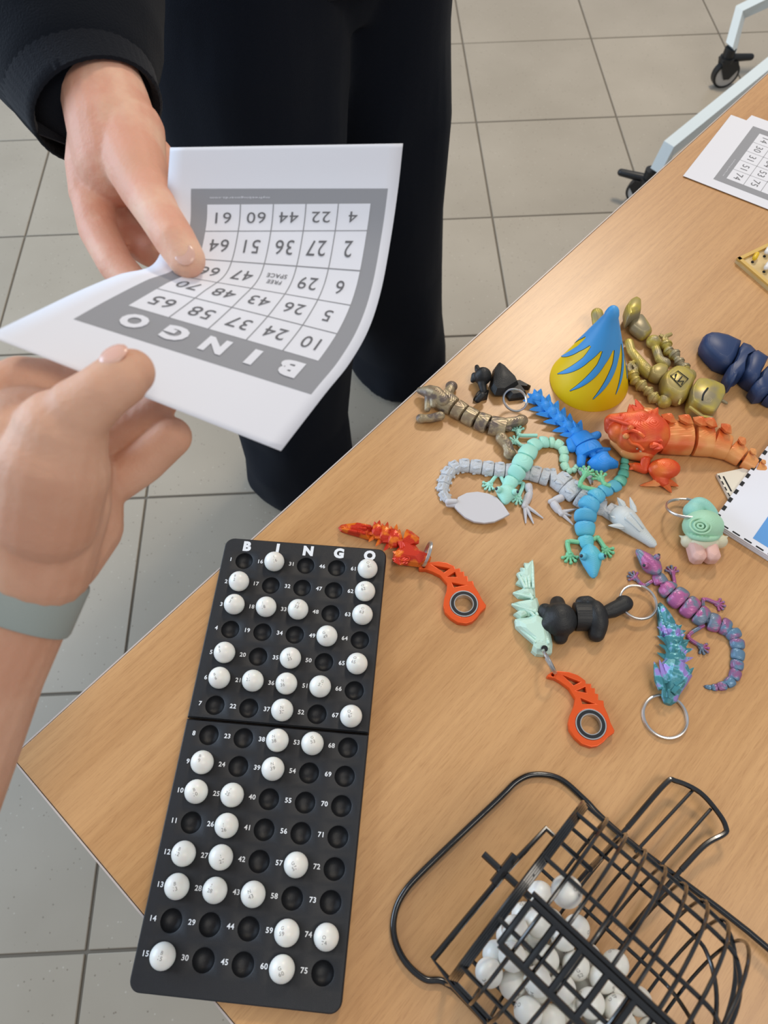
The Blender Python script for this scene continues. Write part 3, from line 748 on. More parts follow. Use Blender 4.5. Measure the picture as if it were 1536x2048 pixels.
# ------------------------------------------------------------------ cone with spiral insert
K0 = Vector((.2115, .461, TZ)); KR, KH = .0382, .102
cn = thing('spiral_cone_toy', K0, 'yellow cone toy with a bright blue spiral insert standing on the table', 'toy')
def KP(th_, h, lift=0):
    # rounded tip cone radius
    r = KR * (1 - h / KH) if h < .086 else KR * (1 - .086 / KH) * math.sqrt(max(0, 1 - ((h - .086) / .0125) ** 2))
    r += lift; return K0 + Vector((r * math.cos(th_), r * math.sin(th_), h + lift * .3))
hs_ = [.0, .0015, .02, .04, .06, .076, .086, .090, .094, .0965, .0984]
m = MB(); m.loft([[KP(2 * PI * k / 64, h, (-.0008 if i == 0 else 0)) for k in range(64)] for i, h in enumerate(hs_)]); m.build('yellow_cone', 'yellow', cn)
NS = 9; hc_ = .062
def strip(lift, wadd, nm_, mt_):
    m = MB()
    m.loft([[KP(2 * PI * k / 64, h, lift) for k in range(64)] for h in (hc_ - .002, hc_ + .004, .076, .086, .090, .094, .0965, .0984)])
    for s_ in range(NS):
        a0 = 2 * PI * s_ / NS + math.radians(276); b = len(m.v); n2 = 26
        for i in range(n2 + 1):
            t = i / n2; h = hc_ + .003 - t * (hc_ - .014 + .003); th_ = a0 - .95 * t ** 1.2
            r = KR * (1 - h / KH); full = 2 * PI / NS * r
            wd = full * (1.04 - .60 * min(1, t / .35) ** .8) if t < .35 else full * .44 * (1 - ((t - .35) / .65) ** 1.7 * .97)
            wd = max(wd * .5 + wadd, .0001)
            for q in (-1, -.5, 0, .5, 1): m.v.append(KP(th_ + q * wd / r, h - (0 if i < n2 else wadd), lift * (1 if abs(q) < 1 else .6)))
        for i in range(n2):
            for q in range(4):
                a = b + i * 5 + q; m.f.append((a, a + 1, a + 6, a + 5))
    return m.build(nm_, mt_, cn, angle=60)
strip(.00025, .00042, 'groove', 'groove'); strip(.0006, 0, 'spiral_insert', 'cyan_blue')

# ------------------------------------------------------------------ articulated toys
def Z(z, f):                              # point from a zoomed crop
    def g(x, y, h=0.0): u, v = f(x, y); return T(u, v, h)
    return g
def foot(m, c, d, s=1.0, z=0.0, n=5, spread=2.4, tips=True):
    c = Vector(c); d = Vector((d.x, d.y, 0)).normalized(); zz = TZ + z
    m.ell((c.x, c.y, zz + .0016 * s), (.0030 * s, .0030 * s, .0016 * s), nu=10, nv=6)
    for k in range(n):
        a = spread * (k / (n - 1) - .5); dd = Vector((d.x * math.cos(a) - d.y * math.sin(a), d.x * math.sin(a) + d.y * math.cos(a), 0))
        p = Vector((c.x, c.y, zz + .0013 * s)); L = .0062 * s * (1 - .12 * abs(k - (n - 1) / 2) / 2)
        m.tube([p, p + dd * L], [.0011 * s, .0009 * s], 6)
        if tips: m.ell(p + dd * L, .0014 * s, nu=8, nv=6)
def leg(par, pts, ftd, s=1.0, z=0.0, mt_=None, r=.0017, name='leg', n=5):
    m = MB(); P = [Vector((p.x, p.y, TZ + z + .0022 * s)) for p in pts]; m.tube(crv(P, 4), r * s, 8)
    for p in P[1:-1]: m.ell(p, r * 1.25 * s, nu=8, nv=6)
    foot(m, P[-1], ftd if ftd else P[-1] - P[-2], s, z, n); return m.build(name, mt_, par)
def body(par, path, mt_, h=.30, z=0.0, name='segment', fill=.90, wave=0.0, link='black', crest=0.0, p=3.0, kmin=.35):
    # path: [(point, width)] ; one segment per interval
    out = []
    for i in range(len(path) - 1):
        (a, wa), (b, wb) = path[i], path[i + 1]; a = Vector(a); b = Vector(b); d = b - a; g = (1 - fill) / 2
        za = a.z; zb = b.z
        p0 = a + d * g; p1 = b - d * g; mm = MB()
        mm.seg(p0, p1, wa, wb, wa * h, wb * h, p=p, crest=crest, kmin=kmin)
        # link under the joint
        mm.caps(b - d * .18 + VU * wb * h * .45, b + d * .10 + VU * wb * h * .45, wb * .14, wb * .14, 8)
        out.append(mm.build(name, mt_[i % len(mt_)] if isinstance(mt_, list) else mt_, par))
    return out
def lizard_head(par, a, b, wd, mt_, h=.012, z=0.0, eyes=True):
    a = Vector(a); b = Vector(b); d = (b - a); L = d.length; t = d.normalized(); x = Vector((t.y, -t.x, 0)).normalized(); rings = []
    prof = [(0, .30, .55), (.08, .62, .75), (.25, .95, .95), (.40, 1.0, 1.0), (.60, .80, .80), (.80, .52, .58), (.93, .34, .42), (1.0, .12, .2)]
    for q, kw, kh in prof:
        c = a + d * q; r = []
        for i in range(16):
            an = 2 * PI * i / 16; r.append(c + x * wd / 2 * kw * math.cos(an) + VU * (h * .42 + h * .5 * kh * math.sin(an) * (1 if math.sin(an) > 0 else .8)))
        rings.append(r)
    m = MB().loft(rings)
    hd = m.build('head', mt_, par)
    if eyes:
        for s_ in (-1, 1):
            e_ = MB(); c = a + d * .42 + x * s_ * wd * .40 + VU * h * .78; e_.ell(c, wd * .17, nu=14, nv=10); ey = e_.build('eye', mt_, hd)
            MB().ell(c + x * s_ * wd * .10 + VU * wd * .09 + t * wd * .02, wd * .085, nu=10, nv=8).build('pupil', 'eye_dark', ey)
    return hd

# purple gecko
g8 = Z(0, zoomer(1240, 1090, .1953))
pu = thing('gecko_toy', g8(680, 660), 'purple and teal shiny jointed gecko toy below the mint gnome keychain', 'toy')
lizard_head(pu, g8(385, 320), g8(150, 75), .0165, 'silk_purple', .012)
pp = [(g8(372, 300), .010), (g8(420, 420), .014), (g8(515, 505), .0195), (g8(640, 610), .021), (g8(765, 705), .0195), (g8(880, 790), .0165), (g8(1010, 825), .0160), (g8(1120, 880), .0140), (g8(1180, 975), .0125), (g8(1200, 1080), .0112), (g8(1190, 1190), .0108), (g8(1185, 1290), .0100), (g8(1150, 1385), .0090), (g8(1080, 1440), .0078), (g8(990, 1462), .0064), (g8(930, 1465), .0048), (g8(862, 1450), .0026)]
body(pu, pp, ['silk_purple'] * 6 + ['silk_purple_tail'] * 10, h=.50, p=3, fill=.98, kmin=.45)
for a, k, f_ in (((320, 380), (235, 425), (150, 345)), ((455, 400), (545, 400), (530, 290)), ((860, 740), (845, 570), (990, 610)), ((850, 830), (690, 945), (825, 1050))):
    leg(pu, [g8(*a), g8(*k), g8(*f_)], None, .95, 0, 'silk_purple')
# grey crocodile
g5 = Z(0, zoomer(860, 860, .16927)); g6 = Z(0, zoomer(1080, 900, .16276))
cr = thing('crocodile_toy', g5(1300, 560), 'long light grey jointed crocodile toy with a leaf-shaped tail end', 'toy')
path = [(g5(215, 850), .0080), (g5(140, 745), .0100), (g5(160, 655), .0112), (g5(185, 570), .0120), (g5(245, 480), .0128), (g5(335, 435), .0135), (g5(465, 445), .0140), (g5(610, 465), .0146), (g5(750, 485), .0152), (g5(880, 500), .0150), (g5(1020, 515), .0152), (g5(1170, 525), .0158), (g5(1300, 560), .0168), (g5(1400, 590), .0182), (g6(185, 370), .0200), (g6(310, 465), .0212), (g6(450, 590), .0205), (g6(620, 690), .0170), (g6(800, 740), .0160), (g6(960, 850), .0155)]
sg = body(cr, path, 'grey_pla', h=.50, fill=.96, crest=.0008, p=4, kmin=.82)
for i, s_ in enumerate(sg):               # row of scutes on each segment
    a, b = Vector(path[i][0]), Vector(path[i + 1][0]); d = b - a; x = Vector((d.y, -d.x, 0)).normalized(); wd = path[i][1]; m = MB()
    for q in (-.28, .28): m.spike(a + d * .3 + x * wd * q + VU * wd * .46, d + VU * .004, d.length * .6, wd * .22, 5, .5)
    for q in (-1, 1):
        if i < 8: m.spike(a + d * .5 + x * wd * .42 * q + VU * wd * .15, x * q * .8 - d.normalized() * .6 + VU * .1, .0032, .0035, 4, .6)
    if m.v: m.build('scute', 'grey_pla', s_)
lo = [(330, 800), (430, 750), (560, 735), (690, 758), (790, 805), (860, 880), (940, 1000), (860, 1045), (760, 1090), (640, 1106), (520, 1090), (410, 1035), (330, 960), (290, 915)]
vs, fs = plate([[tuple(g5(x, y, .006))[:2] for x, y in lo]], TZ + .0045, .0028, .0004); m = MB(); m.add(vs, fs); m.build('tail_leaf', 'grey_smooth', cr, angle=30)
m = MB(); m.caps(g5(215, 850, .006), g5(300, 850, .006), .0030, .0028, 10); m.caps(g5(220, 880, .004), g5(300, 890, .005), .0026, .0022, 10); m.build('tail_joint', 'grey_smooth', cr)
# head
hb_, ht_ = g6(880, 790), g6(1405, 1205); hd_ = ht_ - hb_; hx = Vector((hd_.y, -hd_.x, 0)).normalized(); rings = []
for q, kw, hh, zz in ((0, .011, .010, .001), (.12, .0165, .0135, .0005), (.28, .0175, .015, 0), (.45, .0150, .013, 0), (.65, .0108, .0098, 0), (.82, .0080, .0080, 0), (.94, .0066, .0066, 0), (1.0, .0030, .004, .0015)):
    c = hb_ + hd_ * q; rings.append([c + hx * kw / 1.0 * .62 * math.cos(a) + VU * (zz + hh * (.5 + .5 * math.sin(a))) for a in [2 * PI * i / 14 for i in range(14)]])
hdo = MB().loft(rings).build('head', 'grey_head', cr)
for base, tip, wd in (((1130, 830), (1060, 655), .0058), ((1000, 760), (905, 660), .0070), ((1030, 880), (900, 780), .0062), ((1000, 940), (825, 890), .0062), ((1020, 1000), (795, 1005), .0060), ((1080, 860), (1010, 760), .005)):
    b_, t_ = g6(*base), g6(*tip); MB().spike(b_ + VU * .009, t_ - b_ + VU * .0025, (t_ - b_).length, wd, 6, .6).build('horn', 'grey_head', hdo)
m = MB()
for s_ in (-1, 1): m.caps(hb_ + hd_ * .30 + hx * .0035 * s_ + VU * .0145, hb_ + hd_ * .62 + hx * .0022 * s_ + VU * .0105, .0014, .0008, 8)
m.build('brow_ridge', 'grey_head', hdo)
def croc_leg(P, toes, z=0):
    m = MB()
    for a, b in zip(P[:-1], P[1:]):
        d = (b - a); m.seg(a + d * .05 + VU * z, b - d * .05 + VU * z, .0078, .0066, .0062, .0056, p=4, n=12, m=7); m.caps(b - d * .15 + VU * .003, b + d * .1 + VU * .003, .0026, .0026, 8)
    lg = m.build('leg', 'grey_smooth', cr); f = MB()
    for t in toes: f.tube([P[-1] + VU * .0026, (P[-1] + t) / 2 + VU * .0024, t + VU * .0010], [.0020, .0015, .0006], 6)
    f.build('toes', 'grey_smooth', lg)
croc_leg([g6(290, 590), g6(140, 650), g6(245, 790)], [g6(330, 740), g6(450, 730), g6(385, 820), g6(405, 925)])
croc_leg([g5(1150, 650), g5(1175, 760), g5(1115, 905)], [g5(1130, 1110), g5(1222, 1112), g5(1335, 1050), g5(1190, 960)])
croc_leg([g6(470, 300), g6(540, 270), g6(600, 350)], [g6(640, 380), g6(650, 410), g6(620, 430)])
# blue lizard lying over the crocodile
bl = thing('gecko_toy', g6(560, 900), 'blue jointed lizard toy with green feet draped over the grey crocodile', 'toy')
zb = .003
lizard_head(bl, g6(585, 1215), g6(640, 1610), .0190, 'lizard_blue', .014)
gz = lambda x, y, h=0.0: g6(x, y, h)
pb = [(gz(580, 1230, .001), .0100), (gz(548, 1080, .001), .0155), (gz(540, 915, .003), .0195), (gz(555, 760, .0085), .0195), (gz(640, 620, .0125), .0165), (gz(745, 530, .0125), .0135), (gz(855, 490, .007), .0125), (gz(955, 430, .002), .0125), (gz(1010, 345, .001), .0105), (gz(1030, 260, .001), .0092), (gz(1035, 185, .001), .0080), (gz(1040, 110, .001), .0068), (gz(1052, 40, .001), .0050)]
body(bl, pb, ['lizard_blue'] * 7 + ['lizard_teal'] * 5, h=.46, p=3, fill=.96, kmin=.5)
for P, z in (([g6(470, 1150), g6(335, 1150), g6(360, 1300)], 0), ([g6(640, 1120), g6(700, 1100), g6(795, 1230)], 0), ([g6(690, 510, .014), g6(490, 450, .014), g6(560, 300, .014)], .0135), ([g6(850, 470, .010), g6(790, 440, .012), g6(740, 360, .012)], .0115)):
    leg(bl, P, (P[-1] - P[-2]), 1.2, z, 'lizard_green')
# mint lizard lying over the crocodile's tail
g4 = Z(0, zoomer(1040, 760, .14323))
mi = thing('gecko_toy', g5(1050, 500), 'mint green jointed lizard toy curled across the middle of the grey crocodile', 'toy')
lizard_head(mi, g5(900, 700), g5(875, 915), .0180, 'mint', .013)
pm = [(g5(900, 715, .001), .011), (g5(975, 590, .003), .0150), (g5(1050, 480, .009), .0180), (g5(1120, 340, .010), .0185), (g5(1195, 215, .006), .0150), (g5(1290, 155, .003), .0125), (g5(1400, 160, .001), .0120), (g4(480, 890, .001), .0115), (g4(590, 950, .001), .0100), (g4(620, 1060, .001), .0092), (g4(600, 1170, .001), .0085), (g4(650, 1270, .001), .0075), (g4(725, 1290, .001), .0062), (g4(770, 1240, .001), .0050), (g4(800, 1190, .001), .0042)]
body(mi, pm, ['mint'] * 6 + ['mint_green'] * 9, h=.46, p=3, fill=.97, kmin=.55)
for P, z in (([g5(870, 640), g5(805, 540), g5(705, 650)], 0), ([g5(1010, 640), g5(1095, 655), g5(1040, 810)], 0), ([g5(1260, 90), g5(1050, 85), g5(1035, 30)], .001), ([g5(1180, 200), g5(1090, 215), g5(1010, 160)], .001)):
    leg(mi, P, (P[-1] - P[-2]), 1.05, z, 'mint')
# blue crystal-tailed shark keychain
sh = thing('shark_keychain', g4(700, 800), 'bright blue jointed shark keychain with a crystal tail and steel ring', 'keychain')
ks = [(190, 290), (310, 400), (410, 480), (510, 580), (620, 680), (740, 760)]
for i, (x, y) in enumerate(ks):
    c = g4(x, y); nx_ = g4(*(ks[i + 1] if i + 1 < len(ks) else (850, 860))); d = (c - nx_).normalized(); x_ = Vector((d.y, -d.x, 0)); m = MB()
    m.ell(c - d * .002 + VU * .005, (.0065, .0065, .0052), nu=10, nv=8)
    for a, L, zz, w_ in ((-1.0, .0165, .05, .0084), (-.42, .0135, .35, .0078), (.42, .0135, .35, .0078), (1.0, .0165, .05, .0084)):
        dd = d * math.cos(a) + x_ * math.sin(a) + VU * zz; m.spike(c - d * .004 + VU * .0050, dd, L * (1.0 if i else .85), w_, 4, .7)
    m.build('crystal_segment', 'bright_blue', sh, smooth=False)
body(sh, [(g4(790, 800), .0200), (g4(900, 950), .0245), (g4(985, 1085), .0255)], 'bright_blue', h=.52, fill=.95, p=5, kmin=.75)
for a, b in (((930, 830), (1080, 770)), ((730, 950), (700, 860)), ((1080, 990), (1245, 965)), ((860, 1080), (850, 1165))):
    MB().caps(g4(*a, .005), g4(*b, .004), .0042, .0038 if b[0] != 1245 else .0016, 12).build('fin', 'bright_blue', sh)
hb_, ht_ = g4(1000, 1090), g4(1150, 1330)
c = g4(1095, 1215); o = [(915, 1190), (1000, 1100), (1100, 1045), (1195, 1045), (1240, 1130), (1360, 1210), (1350, 1260), (1240, 1270), (1180, 1320), (1070, 1325), (960, 1260)]
MB().dome([g4(x, y) for x, y in o], TZ + .0005, TZ + .0125, ((.8, 0), (1, .3), (.9, .65), (.6, .92), (.2, 1.0))).build('head', 'bright_blue', sh, angle=50)
keyring(sh, T(1030, 800, .0135), .0112, (.20, -.25, 1), .0009)
# small black figure keychain by the table edge
g3 = Z(0, zoomer(820, 700, .16927))
bk = thing('winged_figure_toy', g3(950, 420), 'small matt black winged figure toy beside the blue shark keychain ring', 'toy')
m = MB(); m.ell(g3(860, 310, .010), (.0085, .0085, .0095)); 
for b, t, r in (((760, 300), (740, 360), .003), ((800, 240), (790, 200), .003), ((850, 400), (870, 480), .0042), ((850, 540), (800, 590), .0040)): m.caps(g3(*b, .008), g3(*t, .006), r, r * .8, 10)
blob(m, 'head', 'pla_black', bk, .0008, 2)
o = [(975, 260), (1040, 170), (1110, 215), (1190, 300), (1260, 370), (1290, 440), (1190, 500), (1110, 550), (1000, 550), (945, 480), (945, 360)]
MB().dome([g3(x, y, .004) for x, y in o], TZ + .001, TZ + .015, ((.85, 0), (1, .35), (.8, .8), (.3, 1.0))).build('wing_cape', 'pla_black', bk, angle=30)
o = [(1180, 400), (1290, 385), (1420, 455), (1395, 480), (1300, 470), (1370, 560), (1330, 590), (1170, 610), (1130, 560)]
MB().dome([g3(x, y) for x, y in o], TZ + .0005, TZ + .008, ((1, 0), (1, .5), (.7, 1.0))).build('tail', 'pla_black', bk, angle=30)
o = [(790, 520), (860, 480), (930, 500), (910, 590), (830, 608), (745, 600)]
MB().dome([g3(x, y) for x, y in o], TZ + .0003, TZ + .006, ((1, 0), (1, .5), (.7, 1.0))).build('foot', 'pla_black', bk, angle=30)
# bronze dog
bz = thing('dog_toy', g3(700, 800), 'bronze marbled jointed dog toy lying near the far table edge', 'toy')
zt = .0
m = MB(); m.chain([(g3(400, 600, .010), .0065), (g3(300, 520, .011), .0075), (g3(240, 500, .010), .0070), (g3(120, 480, .0075), .0036)]); m.caps(g3(215, 560, .008), g3(205, 700, .005), .0036, .0030); m.caps(g3(280, 520, .012), g3(280, 650, .008), .004, .0030); m.caps(g3(230, 460, .012), g3(170, 450, .012), .0030, .0018)
blob(m, 'head', 'bronze', bz, .0008, 2)
body(bz, [(g3(345, 610), .0240), (g3(525, 715), .0200), (g3(640, 785), .0190), (g3(780, 860), .0190), (g3(925, 920), .0200), (g3(1140, 970), .0210)], 'bronze', h=.62, fill=.88, p=6, kmin=.88)
for P, r in ((((420, 570), (470, 480), (490, 430)), .0055), (((360, 780), (250, 805), (130, 810)), .0045), (((1140, 870), (1240, 850), (1320, 830)), .0056), (((1080, 1040), (1150, 1120), (1180, 1230)), .0056)):
    m = MB(); m.chain([(g3(*P[0], .0065), r), (g3(*P[1], .0060), r * .9), (g3(*P[2], .0052), r * .85)], 12); m.ell(g3(*P[2], .0045), (r * 1.1, r * 1.1, .0042)); blob(m, 'leg', 'bronze', bz, .0008, 2)
# gold robot
g1b = Z(0, zoomer(1160, 580, .24479))
rb = thing('robot_toy', g1b(780, 780), 'brassy gold jointed robot toy lying on its back behind the cone', 'toy')
def hexd(o, z0, z1, name, par=rb, mt_='gold', lv=((.8, 0), (.97, .2), (1, .45), (.98, .68), (.88, .88), (.70, 1.0)), ang=60, rd=4):
    P = [g1b(x, y, (z0 + z1) / 2) for x, y in o]
    if rd:
        Q = []
        for i, p in enumerate(P):       # soften every corner
            a, b = P[i - 1], P[(i + 1) % len(P)]
            Q += [p.lerp(a, .30), p.lerp(a, .10).lerp(b, .04), p.lerp(b, .10).lerp(a, .04), p.lerp(b, .30)]
        P = Q
    return MB().dome(P, TZ + z0, TZ + z1, lv).build(name, mt_, par, angle=ang)
to = hexd([(650, 740), (690, 690), (770, 640), (850, 650), (930, 700), (935, 740), (870, 900), (800, 930), (700, 880), (660, 830)], .001, .020, 'torso')
m = MB(); P = [g1b(*p, .0208) for p in ((740, 700), (800, 660), (885, 725), (825, 790))]; m.tube(P, .0005, 5, closed=True); m.tube([g1b(*p, .0208) for p in ((775, 695), (790, 685), (770, 735), (800, 745), (835, 705))], .0005, 5); m.tube([g1b(*p, .0208) for p in ((800, 745), (850, 745), (830, 770))], .0005, 5)
m.build('chest_emblem', 'groove', to)
MB().chain([(g1b(810, 930, .014), .0012), (g1b(840, 840, .016), .0012), (g1b(790, 760, .019), .0010)], 8).build('chest_ridge', 'gold', to)
hd = hexd([(885, 850), (935, 770), (1040, 780), (1150, 830), (1160, 900), (1080, 1050), (1010, 1040), (880, 960)], .001, .024, 'head', lv=((.92, 0), (1, .10), (1, .86), (.97, .95), (.90, 1.0)), ang=50)
m = MB(); m.tube(crv([g1b(*p, .0245) for p in ((1000, 900), (1010, 850), (1045, 800))], 6), .0008, 6); m.build('head_seam', 'groove', hd)
MB().chain([(g1b(900, 960, .020), .0016), (g1b(1000, 1035, .020), .0018), (g1b(1075, 1045, .020), .0016)], 8).build('chin_ridge', 'gold', hd)
m = MB()
for R_ in (.0034, .0020): m.tube([g1b(1045, 895, .0235) + Vector((R_ * math.cos(a), R_ * .9 * math.sin(a), 0)) for a in [2 * PI * i / 20 for i in range(20)]], .0006, 6, closed=True)
m.build('eye', 'gold', hd)
for P in (((1070, 810), (1140, 840)), ((1100, 870), (1195, 925)), ((1060, 940), (1110, 960)), ((1040, 840), (1130, 900))): MB().caps(g1b(*P[0], .021), g1b(*P[1], .018), .0022, .0014, 8).build('crest', 'gold', hd)
pv = hexd([(560, 650), (640, 610), (720, 640), (700, 720), (640, 750), (560, 720)], .002, .015, 'pelvis')
def limb(pts, name, h=.006):
    m = MB()
    for (a, ra), (b, rb_) in zip(pts[:-1], pts[1:]): m.caps(g1b(*a, h), g1b(*b, h), ra, rb_, 12)
    return m
m = limb([((690, 600), .0060), ((650, 570), .0045), ((620, 480), .0042)], ''); m.ell(g1b(600, 425, .007), .0072); blob(m, 'thigh', 'gold', rb, .0008, 2)
s1 = hexd([(400, 240), (500, 205), (595, 350), (520, 405), (400, 320)], .001, .014, 'shin')
hexd([(355, 170), (400, 110), (450, 85), (490, 110), (490, 220), (400, 260), (370, 290)], .004, .024, 'foot', s1)
m = limb([((560, 680), .0060), ((520, 640), .0066), ((480, 580), .0050), ((420, 500), .0042), ((400, 430), .0044)], ''); blob(m, 'thigh', 'gold', rb, .0008, 2)
s2 = MB().caps(T(1225, 672, .007), T(1200, 645, .008), .006, .006, 12).build('shin', 'gold', rb)
MB().caps(T(1200, 655, .010), T(1194, 628, .016), .0068, .0060, 12).build('foot', 'gold', s2)
for P, cl in ((((890, 700), (850, 640), (810, 590), (770, 530), (720, 500), (700, 450)), ((650, 370), (745, 360))), (((690, 910), (600, 880), (560, 830), (500, 780), (450, 740), (430, 700)), ((405, 590), (450, 580)))):
    ar = MB()
    for i, (x, y) in enumerate(P):
        c = g1b(x, y, .0065); nx_ = g1b(*P[min(i + 1, len(P) - 1)], .0065); pr = g1b(*P[max(i - 1, 0)], .0065); d = (nx_ - pr).normalized()
        r = .0068 if i == 0 else (.0056 if i % 2 else .0048); ar.ell(c, r)
        if i: ar.tube([c - d * .001, c + d * .001], [r * 1.15, r * 1.15], 14)
        if i < len(P) - 1: ar.tube([c, nx_], .0034, 10)
    aro = ar.build('arm', 'gold', rb, angle=35); base_ = g1b(*P[-1], .0065)
    for x, y in cl:
        t = g1b(x, y, .006); md_ = (base_ + t) / 2 + (t - base_).cross(VU) * (.25 if (x, y) == cl[0] else -.25); MB().tube(crv([base_, md_, t], 5), [.0034 - .0014 * i / 10 for i in range(11)], 8).build('claw', 'gold', aro)
# navy whale
g7 = Z(0, zoomer(1300, 620, .15365))
wh = thing('whale_toy', g7(1250, 760), 'navy blue jointed whale toy near the right edge of the table', 'toy')
LV = ((.93, 0), (1.0, .2), (1.0, .6), (.92, .86), (.66, 1.0))
for nm_, o, hh in (('head', [(660, 430), (690, 355), (770, 322), (860, 325), (1000, 355), (1180, 440), (1160, 500), (1110, 640), (1045, 735), (1000, 760), (860, 705), (740, 580), (665, 480)], .020),
                ('segment', [(1190, 455), (1290, 490), (1360, 560), (1270, 610), (1225, 720), (1205, 860), (1150, 905), (1080, 925), (1060, 995), (1015, 1010), (970, 950), (968, 850), (1000, 780), (1060, 740), (1120, 610), (1140, 520)], .021),
                ('segment', [(1290, 570), (1380, 560), (1520, 655), (1480, 740), (1420, 850), (1400, 930), (1340, 985), (1250, 930), (1190, 870), (1230, 760), (1235, 650)], .021),
                ('segment', [(1500, 760), (1560, 720), (1680, 800), (1640, 960), (1590, 1080), (1480, 1130), (1380, 1140), (1300, 1040), (1330, 980), (1400, 920), (1440, 820)], .019),
                ('segment', [(1640, 860), (1720, 830), (1830, 930), (1800, 1080), (1700, 1180), (1600, 1190), (1500, 1140), (1590, 1080)], .016)):
    MB().dome([g7(x, y, .012) for x, y in o], TZ + .0005, TZ + hh, LV).build(nm_, 'navy', wh, angle=60)
MB().dome([g7(x, y) for x, y in ((1500, 650), (1600, 640), (1750, 700), (1600, 740))], TZ + .010, TZ + .015).build('fin', 'navy', wh)
# orange dragon (big head)
g2b = Z(0, zoomer(1180, 780, .23177))
od = thing('dragon_toy', g2b(750, 500), 'orange shaded jointed dragon toy with a big open-mouthed head', 'toy')
hm = MB(); HZ = .018
hm.chain([(g2b(500, 380, HZ), .0190), (g2b(380, 390, HZ), .0170), (g2b(260, 360, HZ), .0110)], 20)
hm.chain([(g2b(420, 290, HZ + .006), .0130), (g2b(300, 270, HZ + .005), .0085), (g2b(190, 262, HZ + .002), .0062)], 16)
hm.chain([(g2b(480, 480, .012), .0120), (g2b(370, 490, .010), .0090), (g2b(260, 440, .009), .0068)], 16)
hm.caps(g2b(180, 270, HZ), g2b(180, 330, .012), .0062, .0060)
hdr = blob(hm, 'head', 'silk_orange', od, .0010, 2)
m = MB()
for b, t, L, wd in (((430, 210), (365, 130), .02, .008), ((400, 230), (315, 195), .018, .006), ((480, 240), (530, 180), .012, .006), ((560, 300), (590, 250), .01, .005), ((560, 420), (620, 440), .010, .006), ((520, 480), (590, 470), .012, .007)):
    b_, t_ = g2b(*b, .026), g2b(*t, .030); m.spike(b_, t_ - b_, (t_ - b_).length + .001, wd, 5, .6)
for x, y, tx, ty, L in ((360, 235, 350, 170, .012), (455, 215, 420, 140, .016), (520, 250, 560, 190, .012), (570, 360, 640, 340, .010), (560, 480, 620, 500, .009), (300, 250, 270, 215, .008)):
    b_, t_ = g2b(x, y, .025), g2b(tx, ty, .029); m.spike(b_, t_ - b_, L, .0095, 5, .5)
m.build('crest_spikes', 'silk_orange', hdr, smooth=False)
MB().chain([(g2b(390, 215, .020), .0075), (g2b(500, 230, .020), .0085), (g2b(575, 310, .019), .0085), (g2b(590, 420, .017), .0080)], 14).build('neck_frill', 'silk_orange_light', hdr)
MB().chain([(g2b(230, 440, .0085), .0062), (g2b(330, 515, .008), .0085), (g2b(470, 540, .009), .0088)], 14).build('lower_jaw', 'silk_orange_light', hdr)
m = MB(); m.tube(crv([g2b(*p, h) for p, h in (((170, 245), .0262), ((250, 270), .030), ((340, 300), .034), ((400, 320), .0345))], 5), .0016, 8); m.tube(crv([g2b(*p, h) for p, h in (((280, 380), .0295), ((350, 350), .034), ((420, 370), .0365), ((470, 410), .0365))], 5), .0017, 8); m.tube(crv([g2b(*p, h) for p, h in (((330, 420), .0275), ((360, 460), .0255), ((420, 480), .0255), ((460, 520), .0235))], 5), .0015, 8)
m.build('face_ridges', 'silk_orange', hdr)
for x, y, h in ((350, 330, .0345), (310, 395, .0295)):
    ey = MB().ell(g2b(x, y, h), .0030, nu=14, nv=10).build('eye', 'silk_orange_light', hdr)
m = MB()
for k in range(6):
    p_ = g2b(300 + k * 28, 420 + k * 22, .020); m.spike(p_, Vector((-.5, -.3, .6)), .004, .0022, 4)
m.build('teeth', 'gnome_cream', hdr, smooth=False)
bp = [(g2b(560, 450), .034), (g2b(850, 470), .0330), (g2b(1025, 490), .0300), (g2b(1180, 545), .0235), (g2b(1300, 620), .0190), (g2b(1420, 680), .0130), (g2b(1530, 730), .0080)]
seg_ = body(od, bp, 'silk_orange_light', h=.72, fill=.91, p=7, kmin=.86)
for i, s_ in enumerate(seg_):
    a, wa = bp[i]; b, wb = bp[i + 1]; d = b - a; n2 = 2 if i < 2 else 1
    for k in range(n2):
        c = a + d * ((k + .5) / n2) + VU * wa * .68 - d.cross(VU).normalized() * wa * .22
        sp = MB(); sp.spike(c - d.normalized() * .003, VU * 1.0 + d.normalized() * .25 - d.cross(VU).normalized() * .4, wa * .24, wa * .44, 6, .8); sp.build('back_spike', 'silk_orange_light', s_, smooth=False)
m = MB(); m.ell(g2b(640, 680, .009), (.0145, .0100, .0088)); m.chain([(g2b(580, 700, .007), .0072), (g2b(600, 770, .005), .0048), (g2b(640, 800, .004), .0042)]); blob(m, 'hind_leg', 'silk_orange', od, .001, 2)
m = MB()
for b, t in (((640, 790), (430, 825)), ((640, 790), (705, 888)), ((650, 780), (765, 830)), ((600, 780), (520, 800))):
    b_, t_ = g2b(*b, .0045), g2b(*t, .0015); m.spike(b_, t_ - b_, (t_ - b_).length, .0075, 6, .7)
m.build('claws', 'silk_orange_light', od, smooth=False)
m = MB(); m.chain([(g2b(480, 600, .010), .0042), (g2b(470, 680, .005), .0046), (g2b(390, 660, .004), .0038)]); m.spike(g2b(380, 660, .004), g2b(340, 690) - g2b(390, 660), .006, .005); m.spike(g2b(385, 655, .004), g2b(345, 640) - g2b(390, 660), .006, .005); m.build('front_leg', 'silk_orange', od)

